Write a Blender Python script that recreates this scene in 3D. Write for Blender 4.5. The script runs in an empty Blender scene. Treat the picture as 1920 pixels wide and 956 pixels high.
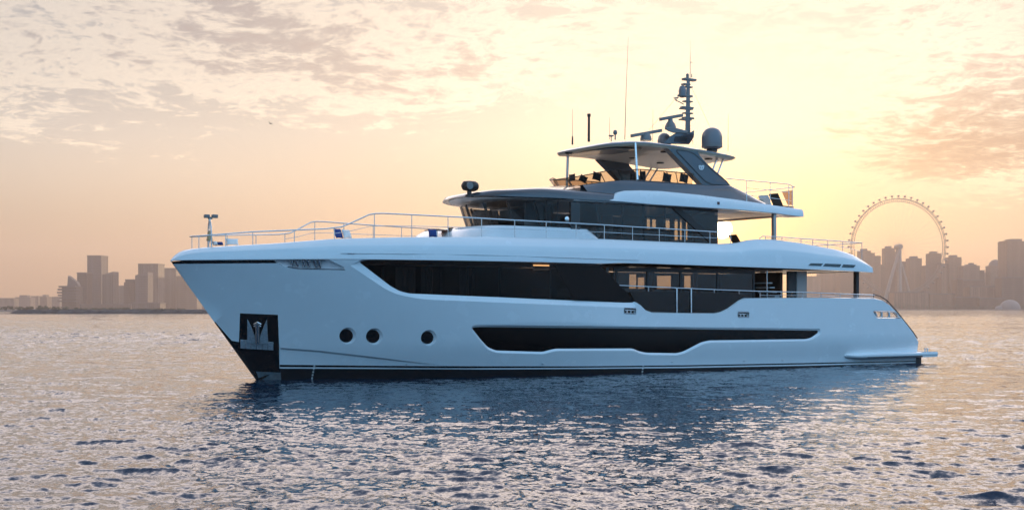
import bpy, bmesh, math, random
import numpy as np
from mathutils import Vector, Matrix
from mathutils.geometry import delaunay_2d_cdt
random.seed(7); rng = np.random.default_rng(11)
sc = bpy.context.scene
COL = sc.collection
PI = math.pi
def R(d): return math.radians(d)

# ---------------------------------------------------------------- camera
FPX, CX, HY, CAMH = 2450.0, 960.0, 578.0, 2.71      # focal length / principal column / horizon row of the 1920 px photograph
cam = bpy.data.objects.new('camera', bpy.data.cameras.new('camera')); COL.objects.link(cam)
cam.location = (0, 0, CAMH); cam.rotation_euler = (PI/2, 0, 0)
cam.data.sensor_width = 36; cam.data.lens = 36*FPX/1920
cam.data.shift_y = (HY-478)/1920.0
cam.data.clip_start = 0.3; cam.data.clip_end = 30000
sc.camera = cam
sc.render.engine = 'CYCLES'
sc.view_settings.view_transform = 'Standard'; sc.view_settings.look = 'None'
sc.view_settings.exposure = 0.0; sc.view_settings.gamma = 1.0
sc.cycles.use_denoising = True
sc.cycles.max_bounces = 8; sc.cycles.transparent_max_bounces = 16; sc.cycles.volume_bounces = 1
sc.cycles.caustics_reflective = False; sc.cycles.caustics_refractive = False
sc.cycles.sample_clamp_indirect = 6.0

# ---------------------------------------------------------------- sky, sun
SUN_AZ, SUN_EL = R(9.15), R(3.42)
SUN_DIR = Vector((math.sin(SUN_AZ)*math.cos(SUN_EL), math.cos(SUN_AZ)*math.cos(SUN_EL), math.sin(SUN_EL)))

class NB:
    """small helper that wires shader nodes"""
    def __init__(s, tree): s.t = tree
    def n(s, typ, **kw):
        nd = s.t.nodes.new(typ)
        for k, v in kw.items():
            if k.startswith('i_'):
                nd.inputs[k[2:].replace('__', ' ')].default_value = v
            else: setattr(nd, k, v)
        return nd
    def put(s, sock, v):
        if hasattr(v, 'is_output'): s.t.links.new(v, sock)
        elif v is not None: sock.default_value = v
    def math(s, op, a, b=None, c=None, clamp=False):
        nd = s.n('ShaderNodeMath', operation=op, use_clamp=clamp)
        s.put(nd.inputs[0], a); s.put(nd.inputs[1], b)
        if c is not None: s.put(nd.inputs[2], c)
        return nd.outputs[0]
    def vmath(s, op, a, b=None, sc_=None):
        nd = s.n('ShaderNodeVectorMath', operation=op)
        s.put(nd.inputs[0], a)
        if b is not None: s.put(nd.inputs[1], b)
        if sc_ is not None: s.put(nd.inputs['Scale'], sc_)
        return nd.outputs['Value'] if op in ('DOT_PRODUCT', 'LENGTH') else nd.outputs[0]
    def mix(s, f, a, b, blend='MIX'):
        nd = s.n('ShaderNodeMix', data_type='RGBA', blend_type=blend)
        s.put(nd.inputs[0], f); s.put(nd.inputs[6], a); s.put(nd.inputs[7], b)
        return nd.outputs[2]
    def sstep(s, v, a, b):
        nd = s.n('ShaderNodeMapRange', interpolation_type='SMOOTHSTEP')
        s.put(nd.inputs[0], v); nd.inputs[1].default_value = a; nd.inputs[2].default_value = b
        return nd.outputs[0]
    def lin(s, v, a, b, c=0.0, d=1.0):
        nd = s.n('ShaderNodeMapRange'); s.put(nd.inputs[0], v)
        for k, q in enumerate((a, b, c, d)): nd.inputs[k+1].default_value = q
        return nd.outputs[0]
    def noise(s, vec, scale, detail=4, rough=.55, dist=0.0, col=False, lac=2.0):
        nd = s.n('ShaderNodeTexNoise'); s.put(nd.inputs['Vector'], vec)
        nd.inputs['Scale'].default_value = scale; nd.inputs['Detail'].default_value = detail
        nd.inputs['Roughness'].default_value = rough; nd.inputs['Distortion'].default_value = dist
        nd.inputs['Lacunarity'].default_value = lac
        return nd.outputs['Color' if col else 'Fac']
    def ramp(s, v, stops):
        nd = s.n('ShaderNodeValToRGB'); s.put(nd.inputs[0], v)
        e = nd.color_ramp.elements
        while len(e) < len(stops): e.new(.5)
        for k, (p, c) in enumerate(stops):
            e[k].position = p; e[k].color = tuple(c)+((1,) if len(c) == 3 else ())
        return nd.outputs[0]

world = bpy.data.worlds.new('World'); sc.world = world; world.use_nodes = True
wt = NB(world.node_tree); bg = world.node_tree.nodes['Background']
sky = wt.n('ShaderNodeTexSky', sky_type='NISHITA', sun_disc=False)
sky.sun_elevation = SUN_EL; sky.sun_rotation = SUN_AZ
sky.air_density = 0.75; sky.dust_density = 2.0; sky.ozone_density = 2.4
D = wt.n('ShaderNodeTexCoord').outputs['Generated']
sep = wt.n('ShaderNodeSeparateXYZ'); wt.put(sep.inputs[0], D)
dx, dy, dz = sep.outputs
cosS = wt.vmath('DOT_PRODUCT', D, tuple(SUN_DIR))
# thin high haze evens the raw sky out: its range is compressed
gm = wt.n('ShaderNodeGamma'); gm.inputs[1].default_value = 0.52
wt.put(gm.inputs[0], wt.vmath('SCALE', sky.outputs[0], sc_=0.1))
base = gm.outputs[0]
tint = wt.n('ShaderNodeMix', data_type='VECTOR'); wt.put(tint.inputs[0], wt.lin(dz, .025, .13))
tint.inputs[4].default_value = (.70, .53, .37); tint.inputs[5].default_value = (.96, .90, .85)
base = wt.vmath('MULTIPLY', base, tint.outputs[1])
# unseen sky behind the camera: blue lift added to light the hull
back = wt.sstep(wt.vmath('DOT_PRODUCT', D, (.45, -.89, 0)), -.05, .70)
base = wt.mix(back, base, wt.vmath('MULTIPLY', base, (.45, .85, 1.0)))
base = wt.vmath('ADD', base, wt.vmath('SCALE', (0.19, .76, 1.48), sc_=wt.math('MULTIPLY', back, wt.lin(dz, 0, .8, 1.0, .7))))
# bright veil added above the frame to brighten the reflections on the water
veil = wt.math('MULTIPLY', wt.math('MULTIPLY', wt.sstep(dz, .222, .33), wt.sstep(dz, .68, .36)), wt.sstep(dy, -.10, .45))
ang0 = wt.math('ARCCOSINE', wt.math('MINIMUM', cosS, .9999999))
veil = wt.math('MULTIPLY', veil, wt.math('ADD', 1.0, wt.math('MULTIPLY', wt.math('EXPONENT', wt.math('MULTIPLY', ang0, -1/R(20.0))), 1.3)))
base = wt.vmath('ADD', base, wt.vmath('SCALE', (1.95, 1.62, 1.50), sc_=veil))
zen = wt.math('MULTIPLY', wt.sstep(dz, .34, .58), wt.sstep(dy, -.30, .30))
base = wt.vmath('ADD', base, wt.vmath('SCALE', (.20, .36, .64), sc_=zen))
# clouds: a layer seen in perspective (direction divided by height)
inv = wt.math('DIVIDE', 1.0, wt.math('ADD', wt.math('MAXIMUM', dz, 0.0), 0.14))
cv = wt.n('ShaderNodeCombineXYZ'); wt.put(cv.inputs[0], wt.math('MULTIPLY', dx, inv)); wt.put(cv.inputs[1], wt.math('MULTIPLY', dy, inv)); cv.inputs[2].default_value = 0.37
C0 = cv.outputs[0]
warp = wt.vmath('ADD', C0, wt.vmath('SCALE', wt.noise(C0, 2.2, 3, col=True), sc_=.25))
big = wt.noise(warp, 1.5, 2, .5)
mid = wt.noise(warp, 8.0, 5, .62)
fine = wt.noise(warp, 24.0, 5, .68)
def bank(az, el, wa, we, amp):
    # a bank of cloud that stands in one quarter of the sky
    c = (math.sin(R(az))*math.cos(R(el)), math.cos(R(az))*math.cos(R(el)), math.sin(R(el)))
    ax = wt.math('DIVIDE', wt.math('SUBTRACT', dx, c[0]), R(wa)); ez = wt.math('DIVIDE', wt.math('SUBTRACT', dz, c[2]), R(we))
    q = wt.math('ADD', wt.math('MULTIPLY', ax, ax), wt.math('MULTIPLY', ez, ez))
    return wt.math('MULTIPLY', wt.math('EXPONENT', wt.math('MULTIPLY', q, -1.0)), amp)
banks = wt.math('ADD', bank(18.5, 6.8, 6.5, 2.2, .34), wt.math('ADD', bank(-13, 10.6, 9, 3.0, .11), wt.math('ADD', bank(-5.5, 9.3, 5, 1.3, .07), bank(22, 9.8, 5, 1.4, .08))))
dens = wt.math('ADD', wt.math('MULTIPLY', big, .34), wt.math('ADD', wt.math('MULTIPLY', mid, .42), wt.math('MULTIPLY', fine, .34)))
dens = wt.math('ADD', dens, wt.math('ADD', banks, wt.lin(dz, .095, .19, -.17, .0)))
base = wt.vmath('ADD', base, wt.vmath('SCALE', (.24, .19, .14), sc_=bank(-18, 6.0, 13, 2.8, 1.0)))
cov = wt.sstep(dens, .575, .80)
edge = wt.math('MULTIPLY', wt.sstep(dens, .49, .575), wt.sstep(dens, .70, .60))
fade = wt.sstep(dz, .03, .085)
away = wt.sstep(cosS, .9985, .975)
cov = wt.math('MULTIPLY', wt.math('MULTIPLY', cov, fade), wt.lin(away, 0, 1, .30, 1))
base = wt.mix(cov, base, wt.vmath('MULTIPLY', base, (.87, .80, .80)))
thick = wt.math('MULTIPLY', wt.sstep(dens, .56, .76), bank(18.5, 6.8, 7.5, 2.6, 1.0))
base = wt.mix(thick, base, wt.vmath('MULTIPLY', base, (.70, .60, .52)))
base = wt.vmath('ADD', base, wt.vmath('SCALE', (.34, .27, .18), sc_=wt.math('MULTIPLY', wt.math('MULTIPLY', edge, fade), away)))
# the air turns golden around the low sun
ang = wt.math('ARCCOSINE', wt.math('MINIMUM', cosS, .9999999))
gold = wt.math('MULTIPLY', wt.math('EXPONENT', wt.math('MULTIPLY', ang, -1/R(7.0))), wt.sstep(dz, .20, .03))
base = wt.mix(gold, base, wt.vmath('MULTIPLY', base, (1.0, .80, .36)))
# aureole and the sun itself, just above the horizon
g1 = wt.math('EXPONENT', wt.math('MULTIPLY', ang, -1/R(5.0)))
g2 = wt.math('EXPONENT', wt.math('MULTIPLY', ang, -1/R(1.2)))
base = wt.vmath('ADD', base, wt.vmath('SCALE', (.60, .46, .20), sc_=g1))
base = wt.vmath('ADD', base, wt.vmath('SCALE', (5.0, 2.3, .35), sc_=g2))
disc = wt.sstep(ang, R(.46), R(.30))
base = wt.vmath('ADD', base, wt.vmath('SCALE', (40, 30, 14), sc_=disc))
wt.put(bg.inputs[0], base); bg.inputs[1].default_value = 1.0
world.cycles.sampling_method = 'MANUAL'; world.cycles.sample_map_resolution = 1024

sun = bpy.data.objects.new('sun', bpy.data.lights.new('sun', 'SUN')); COL.objects.link(sun)
sun.data.energy = 3.0; sun.data.angle = R(.55); sun.data.color = (1.0, .70, .40)
sun.rotation_euler = (-SUN_DIR).to_track_quat('-Z', 'Y').to_euler()

# ---------------------------------------------------------------- materials
MATS = {}
def mat(name, base=(.8, .8, .8), rough=.5, metal=0.0, coat=0.0, spec=.5, nscale=0, namp=0.0, bump=0.0, bscale=8, obj=True):
    m = bpy.data.materials.new(name); m.use_nodes = True; b = NB(m.node_tree)
    p = m.node_tree.nodes['Principled BSDF']
    p.inputs['Roughness'].default_value = rough; p.inputs['Metallic'].default_value = metal
    p.inputs['Coat Weight'].default_value = coat; p.inputs['Coat Roughness'].default_value = .04
    p.inputs['Specular IOR Level'].default_value = spec
    p.inputs['Base Color'].default_value = (*base, 1)
    tc = b.n('ShaderNodeTexCoord').outputs['Object']
    if nscale:
        f = b.noise(tc, nscale, 5, .6)
        lo = tuple(c*(1-namp) for c in base); hi = tuple(min(1, c*(1+namp)) for c in base)
        b.put(p.inputs['Base Color'], b.mix(b.lin(f, .3, .7), (*lo, 1), (*hi, 1)))
        b.put(p.inputs['Roughness'], b.lin(f, .3, .7, max(0, rough-.05), rough+.08))
    if bump:
        bp = b.n('ShaderNodeBump'); bp.inputs['Strength'].default_value = bump; bp.inputs['Distance'].default_value = .01
        b.put(bp.inputs['Height'], b.noise(tc, bscale, 4)); b.put(p.inputs['Normal'], bp.outputs[0])
    MATS[name] = m
    return m

# ---------------------------------------------------------------- object helpers
def props(o, label=None, cat=None, group=None, kind=None):
    if label: o['label'] = label
    if cat: o['category'] = cat
    if group: o['group'] = group
    if kind: o['kind'] = kind
    return o
def empty(name, loc=(0, 0, 0), rz=0.0, label=None, cat=None, group=None):
    o = bpy.data.objects.new(name, None); COL.objects.link(o)
    o.empty_display_size = .2
    o.location = loc; o.rotation_euler = (0, 0, rz)
    return props(o, label, cat, group)
def mesh(name, verts, faces, m, parent=None, smooth=None, bevel=0.0, seg=2):
    me = bpy.data.meshes.new(name); me.from_pydata([tuple(map(float, v)) for v in verts], [], [tuple(f) for f in faces]); me.validate(); me.update()
    if m is not None: me.materials.append(m)
    o = bpy.data.objects.new(name, me); COL.objects.link(o)
    if parent is not None: o.parent = parent
    if smooth is not None:
        me.polygons.foreach_set('use_smooth', [True]*len(me.polygons)); me.set_sharp_from_angle(angle=R(smooth))
    if bevel:
        b = o.modifiers.new('bevel', 'BEVEL'); b.width = bevel; b.segments = seg; b.limit_method = 'ANGLE'; b.angle_limit = R(30)
        if smooth is None:
            me.polygons.foreach_set('use_smooth', [True]*len(me.polygons)); me.set_sharp_from_angle(angle=R(50))
    return o
class MB:
    """collects primitives into ONE mesh"""
    def __init__(s): s.v = []; s.f = []
    def add(s, v, f):
        k = len(s.v); s.v += [tuple(p) for p in v]; s.f += [tuple(i+k for i in q) for q in f]; return s
    def box(s, x0, x1, y0, y1, z0, z1):
        v = [(x, y, z) for z in (z0, z1) for y in (y0, y1) for x in (x0, x1)]
        return s.add(v, [(0, 2, 3, 1), (4, 5, 7, 6), (0, 1, 5, 4), (2, 6, 7, 3), (0, 4, 6, 2), (1, 3, 7, 5)])
    def tube(s, pts, r, n=8, caps=True, r2=None):
        pts = [Vector(p) for p in pts]; k = len(pts); rings = []
        up = Vector((0, 0, 1))
        for i, p in enumerate(pts):
            t = (pts[min(i+1, k-1)]-pts[max(i-1, 0)]).normalized()
            a = t.cross(up)
            if a.length < 1e-3: a = t.cross(Vector((1, 0, 0)))
            a.normalize(); b = t.cross(a)
            rr = r if r2 is None else r+(r2-r)*i/max(1, k-1)
            rings.append([p+(a*math.cos(2*PI*j/n)+b*math.sin(2*PI*j/n))*rr for j in range(n)])
        v = [q for g in rings for q in g]; f = []
        for i in range(k-1):
            for j in range(n):
                f.append((i*n+j, i*n+(j+1) % n, (i+1)*n+(j+1) % n, (i+1)*n+j))
        if caps: f.append(tuple(range(n-1, -1, -1))); f.append(tuple((k-1)*n+j for j in range(n)))
        return s.add(v, f)
    def lathe(s, prof, c=(0, 0, 0), n=20, axis='z'):
        v = []; f = []; k = len(prof)
        for r, h in prof:
            for j in range(n):
                a = 2*PI*j/n; p = (r*math.cos(a), r*math.sin(a), h)
                if axis == 'x': p = (p[2], p[0], p[1])
                if axis == 'y': p = (p[1], p[2], p[0])
                v.append((p[0]+c[0], p[1]+c[1], p[2]+c[2]))
        for i in range(k-1):
            for j in range(n): f.append((i*n+j, i*n+(j+1) % n, (i+1)*n+(j+1) % n, (i+1)*n+j))
        f.append(tuple(range(n-1, -1, -1))); f.append(tuple((k-1)*n+j for j in range(n)))
        return s.add(v, f)
    def prism(s, a, b):
        """two matching outlines joined by side walls and closed"""
        n = len(a); v = list(a)+list(b)
        f = [tuple(range(n-1, -1, -1)), tuple(range(n, 2*n))]+[(i, (i+1) % n, n+(i+1) % n, n+i) for i in range(n)]
        return s.add(v, f)
    def grid(s, rows):
        """rows of points, lofted"""
        m_ = len(rows[0]); v = [p for r in rows for p in r]
        f = [(i*m_+j, i*m_+j+1, (i+1)*m_+j+1, (i+1)*m_+j) for i in range(len(rows)-1) for j in range(m_-1)]
        return s.add(v, f)
    def mirror(s):
        n = len(s.v); s.v += [(x, -y, z) for x, y, z in s.v]; s.f += [tuple(i+n for i in reversed(q)) for q in s.f]; return s
    def build(s, name, m, parent=None, smooth=None, bevel=0.0, seg=2, fix=True):
        o = mesh(name, s.v, s.f, m, parent, None, 0)
        me = o.data
        if fix:
            b = bmesh.new(); b.from_mesh(me); bmesh.ops.recalc_face_normals(b, faces=b.faces); b.to_mesh(me); b.free()
        if smooth is not None or bevel:
            me.polygons.foreach_set('use_smooth', [True]*len(me.polygons)); me.set_sharp_from_angle(angle=R(smooth or 50))
        if bevel:
            q = o.modifiers.new('bevel', 'BEVEL'); q.width = bevel; q.segments = seg; q.limit_method = 'ANGLE'; q.angle_limit = R(30)
        return o
def at(px, py, Y):
    """world point seen at photograph pixel (px, py) at distance Y"""
    return Vector(((px-CX)/FPX*Y, Y, CAMH-(py-HY)/FPX*Y))

# ---------------------------------------------------------------- water: one sheet of real waves, fine near the camera
def build_water():
    a_in = np.linspace(-R(26), R(26), 1350)
    a_out = np.linspace(R(26), 2*PI-R(26), 130)[1:]
    ang_ = np.concatenate([a_in, a_out[:-1]]); na = len(ang_)
    rad = [0.0, 2.0, 4.0, 6.0, 8.0, 9.5, 11.0, 12.0]
    r = 12.0
    while r < 5600:
        if r < 140: d = min(max(.06, .3*r*r/3542), .28)
        elif r < 600: d = .0022*r
        else: d = .10*r
        r += d; rad.append(r)
    rad = np.array(rad); nr = len(rad); dr = np.gradient(rad)
    X = rad[:, None]*np.sin(ang_)[None]; Y = rad[:, None]*np.cos(ang_)[None]
    Z = np.zeros_like(X); DX = np.zeros_like(X); DY = np.zeros_like(X)
    # patches of stronger and calmer chop
    calm = 0.85+.22*np.sin(X*.021+Y*.013+1.0)+.18*np.sin(X*-.047+Y*.031+2.2)+.14*np.sin(X*.11+Y*.09)
    # sheltered water in the lee of the yacht
    th = R(33); yl = (X-18.8)*math.sin(th)-(Y-68.07)*math.cos(th); xl = -(X-18.8)*math.cos(th)-(Y-68.07)*math.sin(th)
    sst = lambda v, a, b: (lambda t: t*t*(3-2*t))(np.clip((v-a)/(b-a), 0, 1))
    lee = sst(yl, -6, 3)*sst(yl, 36, 20)*sst(xl, -8, 6)*sst(xl, 44, 33)
    calm *= (1-.40*lee)*(.82+.75*sst(Y, 22, 130))
    N = 120
    lam = np.exp(np.linspace(np.log(.17), np.log(8.0), N))*np.exp(rng.normal(0, .04, N))
    th_ = R(252)+rng.normal(0, .72, N)
    ph = rng.uniform(0, 2*PI, N)
    for l, t, p in zip(lam, th_, ph):
        w = np.clip(l/(2.2*np.maximum(dr, .05))-.6, 0, 1)*(rad < 900)
        q_ = np.nonzero(w)[0]
        if not len(q_): continue
        q_ = slice(q_[0], q_[-1]+1); w = w[q_][:, None]
        k = 2*PI/l; s = (.016+.034*math.exp(-math.log(l/.66)**2/(2*.62**2)))*WAVE
        if l > 1.9: s *= (1.9/l)**.8
        q = k*(X[q_]*math.cos(t)+Y[q_]*math.sin(t))+p
        A = s/k*w*calm[q_]
        Z[q_] += A*np.cos(q); g = A*np.sin(q)*1.35
        DX[q_] -= g*math.cos(t); DY[q_] -= g*math.sin(t)
    X += DX; Y += DY
    v = np.stack([X, Y, Z], -1).reshape(-1, 3)
    i = np.arange(nr-1)[:, None]*na; j = np.arange(na)[None]; j2 = (j+1) % na
    f = np.stack([i+j, i+na+j, i+na+j2, i+j2], -1).reshape(-1, 4)
    me = bpy.data.meshes.new('water')
    me.vertices.add(len(v)); me.vertices.foreach_set('co', v.ravel())
    me.loops.add(f.size); me.loops.foreach_set('vertex_index', f.ravel().astype(np.int32))
    me.polygons.add(len(f)); me.polygons.foreach_set('loop_start', np.arange(0, f.size, 4, dtype=np.int32))
    me.polygons.foreach_set('use_smooth', np.ones(len(f), dtype=bool))
    me.update(); me.validate()
    m = bpy.data.materials.new('sea_water'); m.use_nodes = True; b = NB(m.node_tree); p = m.node_tree.nodes['Principled BSDF']
    p.inputs['Base Color'].default_value = (.003, .018, .042, 1); p.inputs['Roughness'].default_value = .06
    p.inputs['IOR'].default_value = 1.333
    geo = b.n('ShaderNodeNewGeometry'); pos = geo.outputs['Position']
    dist = b.vmath('LENGTH', b.vmath('SUBTRACT', pos, (0, 0, 0)))
    flat = b.vmath('MULTIPLY', pos, (1, 1, 0))
    n1 = b.vmath('SUBTRACT', b.noise(flat, 7.0, 3, .62, col=True), (.5, .5, .5))
    n2 = b.vmath('SUBTRACT', b.noise(b.vmath('ADD', flat, (37, 11, 0)), .9, 3, .6, col=True), (.5, .5, .5))
    n3 = b.vmath('SUBTRACT', b.noise(b.vmath('ADD', flat, (7, 91, 0)), .16, 3, .55, col=True), (.5, .5, .5))
    yl = b.vmath('DOT_PRODUCT', b.vmath('SUBTRACT', flat, (18.8, 68.07, 0)), (math.sin(R(33)), -math.cos(R(33)), 0))
    xl = b.vmath('DOT_PRODUCT', b.vmath('SUBTRACT', flat, (18.8, 68.07, 0)), (-math.cos(R(33)), -math.sin(R(33)), 0))
    lee = b.math('MULTIPLY', b.math('MULTIPLY', b.sstep(yl, -6, 3), b.sstep(yl, 36, 20)), b.math('MULTIPLY', b.sstep(xl, -8, 6), b.sstep(xl, 44, 33)))
    a1 = b.lin(dist, 20, 120, .80, .9)
    a2 = b.lin(dist, 30, 160, .12, .6)
    a3 = b.lin(dist, 120, 700, .0, .6)
    tot = b.vmath('ADD', b.vmath('SCALE', n1, sc_=a1), b.vmath('ADD', b.vmath('SCALE', n2, sc_=a2), b.vmath('SCALE', n3, sc_=a3)))
    tot = b.vmath('SCALE', b.vmath('MULTIPLY', tot, (1, 1, 0)), sc_=b.lin(lee, 0, 1, 1.0, .6))
    nn = b.vmath('NORMALIZE', b.vmath('ADD', geo.outputs['Normal'], tot))
    b.put(p.inputs['Normal'], nn)
    me.materials.append(m)
    o = bpy.data.objects.new('water', me); COL.objects.link(o); o['kind'] = 'structure'
    return o
WAVE = 0.68
water = build_water()

# ---------------------------------------------------------------- materials of the yacht
white = mat('gelcoat_white', (.82, .82, .82), .22, coat=.7, nscale=1.1, namp=.018, bump=.05, bscale=.9)
white2 = mat('moulding_white', (.80, .80, .79), .35, coat=.2)
slate = mat('slate_paint', (.050, .060, .072), .22, coat=.8)
panelp = mat('panel_paint', (.085, .10, .12), .30, coat=.5)
under = mat('soffit_warm_bounce', (.84, .64, .46), .40, coat=.3)  # warm light bounced off the sunlit water is put into this colour
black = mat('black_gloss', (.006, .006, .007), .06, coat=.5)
bottom = mat('antifouling', (.008, .009, .011), .45, nscale=3, namp=.4)
recessw = mat('fairlead_lit_lining', (.80, .74, .74), .25, coat=.4)  # pinkish light in the bow opening is put into this colour
blackw = mat('black_pane', (.003, .003, .0035), .08, spec=.16)
rubber = mat('dark_trim', (.012, .012, .013), .45)
steel = mat('polished_steel', (.72, .72, .72), .14, metal=1.0)
dullsteel = mat('galvanised_steel', (.58, .60, .62), .42, metal=.7, nscale=14, namp=.25)
brass = mat('bell_brass', (.30, .24, .15), .35, metal=1.0)
teak = mat('teak_deck', (.34, .22, .12), .6, nscale=30, namp=.2)
varnish = mat('varnished_wood', (.26, .10, .04), .25, coat=.6)
walnut = mat('walnut_panel', (.07, .045, .03), .35, coat=.3)
interior = mat('interior_dark', (.035, .034, .034), .6)
linen = mat('white_fabric', (.78, .77, .75), .85, bump=.2, bscale=60)
navy = mat('blue_fabric', (.012, .045, .20), .85, bump=.2, bscale=60)
charcoal = mat('charcoal_fabric', (.028, .028, .030), .85, bump=.2, bscale=60)
greyp = mat('mast_grey', (.19, .18, .175), .40, coat=.2)
radomep = mat('radome_grey', (.20, .19, .20), .35, coat=.3)
copper = mat('copper_reflection', (.45, .22, .12), .6)
curtain = mat('pale_curtain', (.30, .28, .27), .8)
logow = mat('emblem_silver', (.80, .80, .80), .25)
leaf = mat('palm_leaf', (.05, .10, .03), .55, nscale=6, namp=.4)
potm = mat('planter_grey', (.10, .10, .11), .5)
def glass(name, tint, refl=1.0, rough=.02, ior=1.5):
    m = bpy.data.materials.new(name); m.use_nodes = True; t = m.node_tree; t.nodes.clear(); b = NB(t)
    out = b.n('ShaderNodeOutputMaterial'); tr = b.n('ShaderNodeBsdfTransparent'); tr.inputs[0].default_value = (*tint, 1)
    gl = b.n('ShaderNodeBsdfGlossy'); gl.inputs['Roughness'].default_value = rough; gl.inputs[0].default_value = (1, 1, 1, 1)
    ge = b.n('ShaderNodeNewGeometry'); c = b.math('ABSOLUTE', b.vmath('DOT_PRODUCT', ge.outputs['Normal'], ge.outputs['Incoming']))
    r0 = ((ior-1)/(ior+1))**2                                           # Schlick's reflectance, the same from both faces of the sheet
    fr = b.math('ADD', b.math('MULTIPLY', b.math('POWER', b.math('SUBTRACT', 1.0, c, clamp=True), 5.0), 1-r0), r0)
    mx = b.n('ShaderNodeMixShader'); b.put(mx.inputs[0], b.math('MULTIPLY', fr, refl, clamp=True))
    t.links.new(tr.outputs[0], mx.inputs[1]); t.links.new(gl.outputs[0], mx.inputs[2]); t.links.new(mx.outputs[0], out.inputs[0])
    MATS[name] = m; return m
g_hull = glass('tinted_hull_glass', (.20, .19, .185), .45)
g_house = glass('tinted_house_glass', (.50, .49, .48), 1.0)
g_smoke = glass('smoked_screen_glass', (.60, .50, .42), 1.0)
g_bulw = glass('smoked_bulwark_glass', (.10, .09, .09), .9)

# ---------------------------------------------------------------- ship frame: X forward from the stern, Y to port, Z up from the waterline
TH = R(33.0)
Fv = Vector((-math.cos(TH), -math.sin(TH), 0)); Pv = Vector((math.sin(TH), -math.cos(TH), 0))
OV = Vector((18.807, 68.066, 0)); SHIP_RZ = PI+TH
yacht = empty('motor_yacht', OV, SHIP_RZ, 'long white three-deck motor yacht with a dark grey flybridge, anchored across the bay', 'yacht')
def S(px, py, y):
    """(X, z) on the ship plane at lateral offset y for a photograph pixel"""
    d = Vector(((px-CX)/FPX, 1, -(py-HY)/FPX)); c = Vector((0, 0, CAMH))
    p = c+d*((y-(c-OV).dot(Pv))/d.dot(Pv))-OV
    return p.dot(Fv), p.z
def pix(X, y, z):
    p = OV+Fv*X+Pv*y
    return CX+FPX*p.x/p.y, HY-FPX*(z-CAMH)/p.y
def W(X, y, z): return OV+Fv*X+Pv*y+Vector((0, 0, z))
def solve(px, py, yf):
    """nearest point of the surface y = yf(X, z) behind a photograph pixel -> (X, y, z)"""
    prev = None
    for k in range(0, 93):
        y = 4.6-.05*k; X, z = S(px, py, y); g = y-yf(X, z)
        if g <= 0:
            a, b_ = y, y+.05
            for _ in range(22):
                m_ = (a+b_)/2; X, z = S(px, py, m_)
                if m_-yf(X, z) <= 0: a = m_
                else: b_ = m_
            X, z = S(px, py, a); return X, a, z
    X, z = S(px, py, 0); return X, 0.0, z
def clamp(v, a, b): return max(a, min(b, v))
def sm(t): t = clamp(t, 0, 1); return t*t*(3-2*t)
def interp(tab):
    tab = sorted(tab); xs = [p[0] for p in tab]; ys = [p[1] for p in tab]
    return lambda X: float(np.interp(X, xs, ys))
def stemX(z): return 34+3.3*z/4.43 if z >= 0 else 34+.9*z
def hb(X, z):
    """half beam of the hull"""
    z = clamp(z, -1.2, 4.7); u = clamp(z/4.43, 0, 1)
    Bm = 3.6+.25*sm(z/1.4) if z > 0 else 3.6+.3*z
    if X < 5: Bm -= .011*(5-X)**2
    t = clamp((stemX(z)-X)/(16.5-1.2*u), 0, 1)
    if t <= 0: return 0.0
    return Bm*(1-(1-t)**(1.85+.55*u))**(1-.2*u)
def hn(X, z):
    e = .02
    dX = (hb(X+e, z)-hb(X-e, z))/(2*e); dz = (hb(X, z+e)-hb(X, z-e))/(2*e)
    return Vector((-dX, 1, -dz)).normalized()
def H(px, py): X, y, z = solve(px, py, hb); return (X, z)
def HL(l): return [H(*p) for p in l]
def inpoly(p, poly):
    x, y = p; c = False; n = len(poly)
    for i in range(n):
        x1, y1 = poly[i]; x2, y2 = poly[i-1]
        if (y1 > y) != (y2 > y) and x < (x2-x1)*(y-y1)/(y2-y1)+x1: c = not c
    return c
def pdist(p, poly):
    q = Vector(p); best = 1e9
    for i in range(len(poly)):
        a = Vector(poly[i]); b_ = Vector(poly[i-1]); ab = b_-a
        t = clamp((q-a).dot(ab)/max(ab.dot(ab), 1e-12), 0, 1)
        best = min(best, (q-a-ab*t).length)
    return best
def area2(poly): return sum(poly[i-1][0]*poly[i][1]-poly[i][0]*poly[i-1][1] for i in range(len(poly)))
def offset(poly, d):
    """outline pushed outward by d"""
    s = 1 if area2(poly) > 0 else -1; n = len(poly); out = []
    for i in range(n):
        a, b_, c = Vector(poly[i-1]), Vector(poly[i]), Vector(poly[(i+1) % n])
        e1 = (b_-a).normalized(); e2 = (c-b_).normalized()
        n1 = Vector((e1.y, -e1.x))*s; n2 = Vector((e2.y, -e2.x))*s
        m_ = n1+n2
        if m_.length < 1e-6: m_ = n1
        m_.normalize(); q = b_+m_*(d/max(.45, m_.dot(n1))); out.append((q.x, q.y))
    return out
def rounded(poly, r, n=4):
    """corners of an outline rounded off"""
    out = []; k = len(poly)
    for i in range(k):
        a, b_, c = Vector(poly[i-1]), Vector(poly[i]), Vector(poly[(i+1) % k])
        rr = min(r, (a-b_).length*.45, (c-b_).length*.45)
        p = b_+(a-b_).normalized()*rr; q = b_+(c-b_).normalized()*rr
        for j in range(n+1):
            t = j/n; v = p*(1-t)**2+b_*2*t*(1-t)+q*t*t; out.append((v.x, v.y))
    return out

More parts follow.
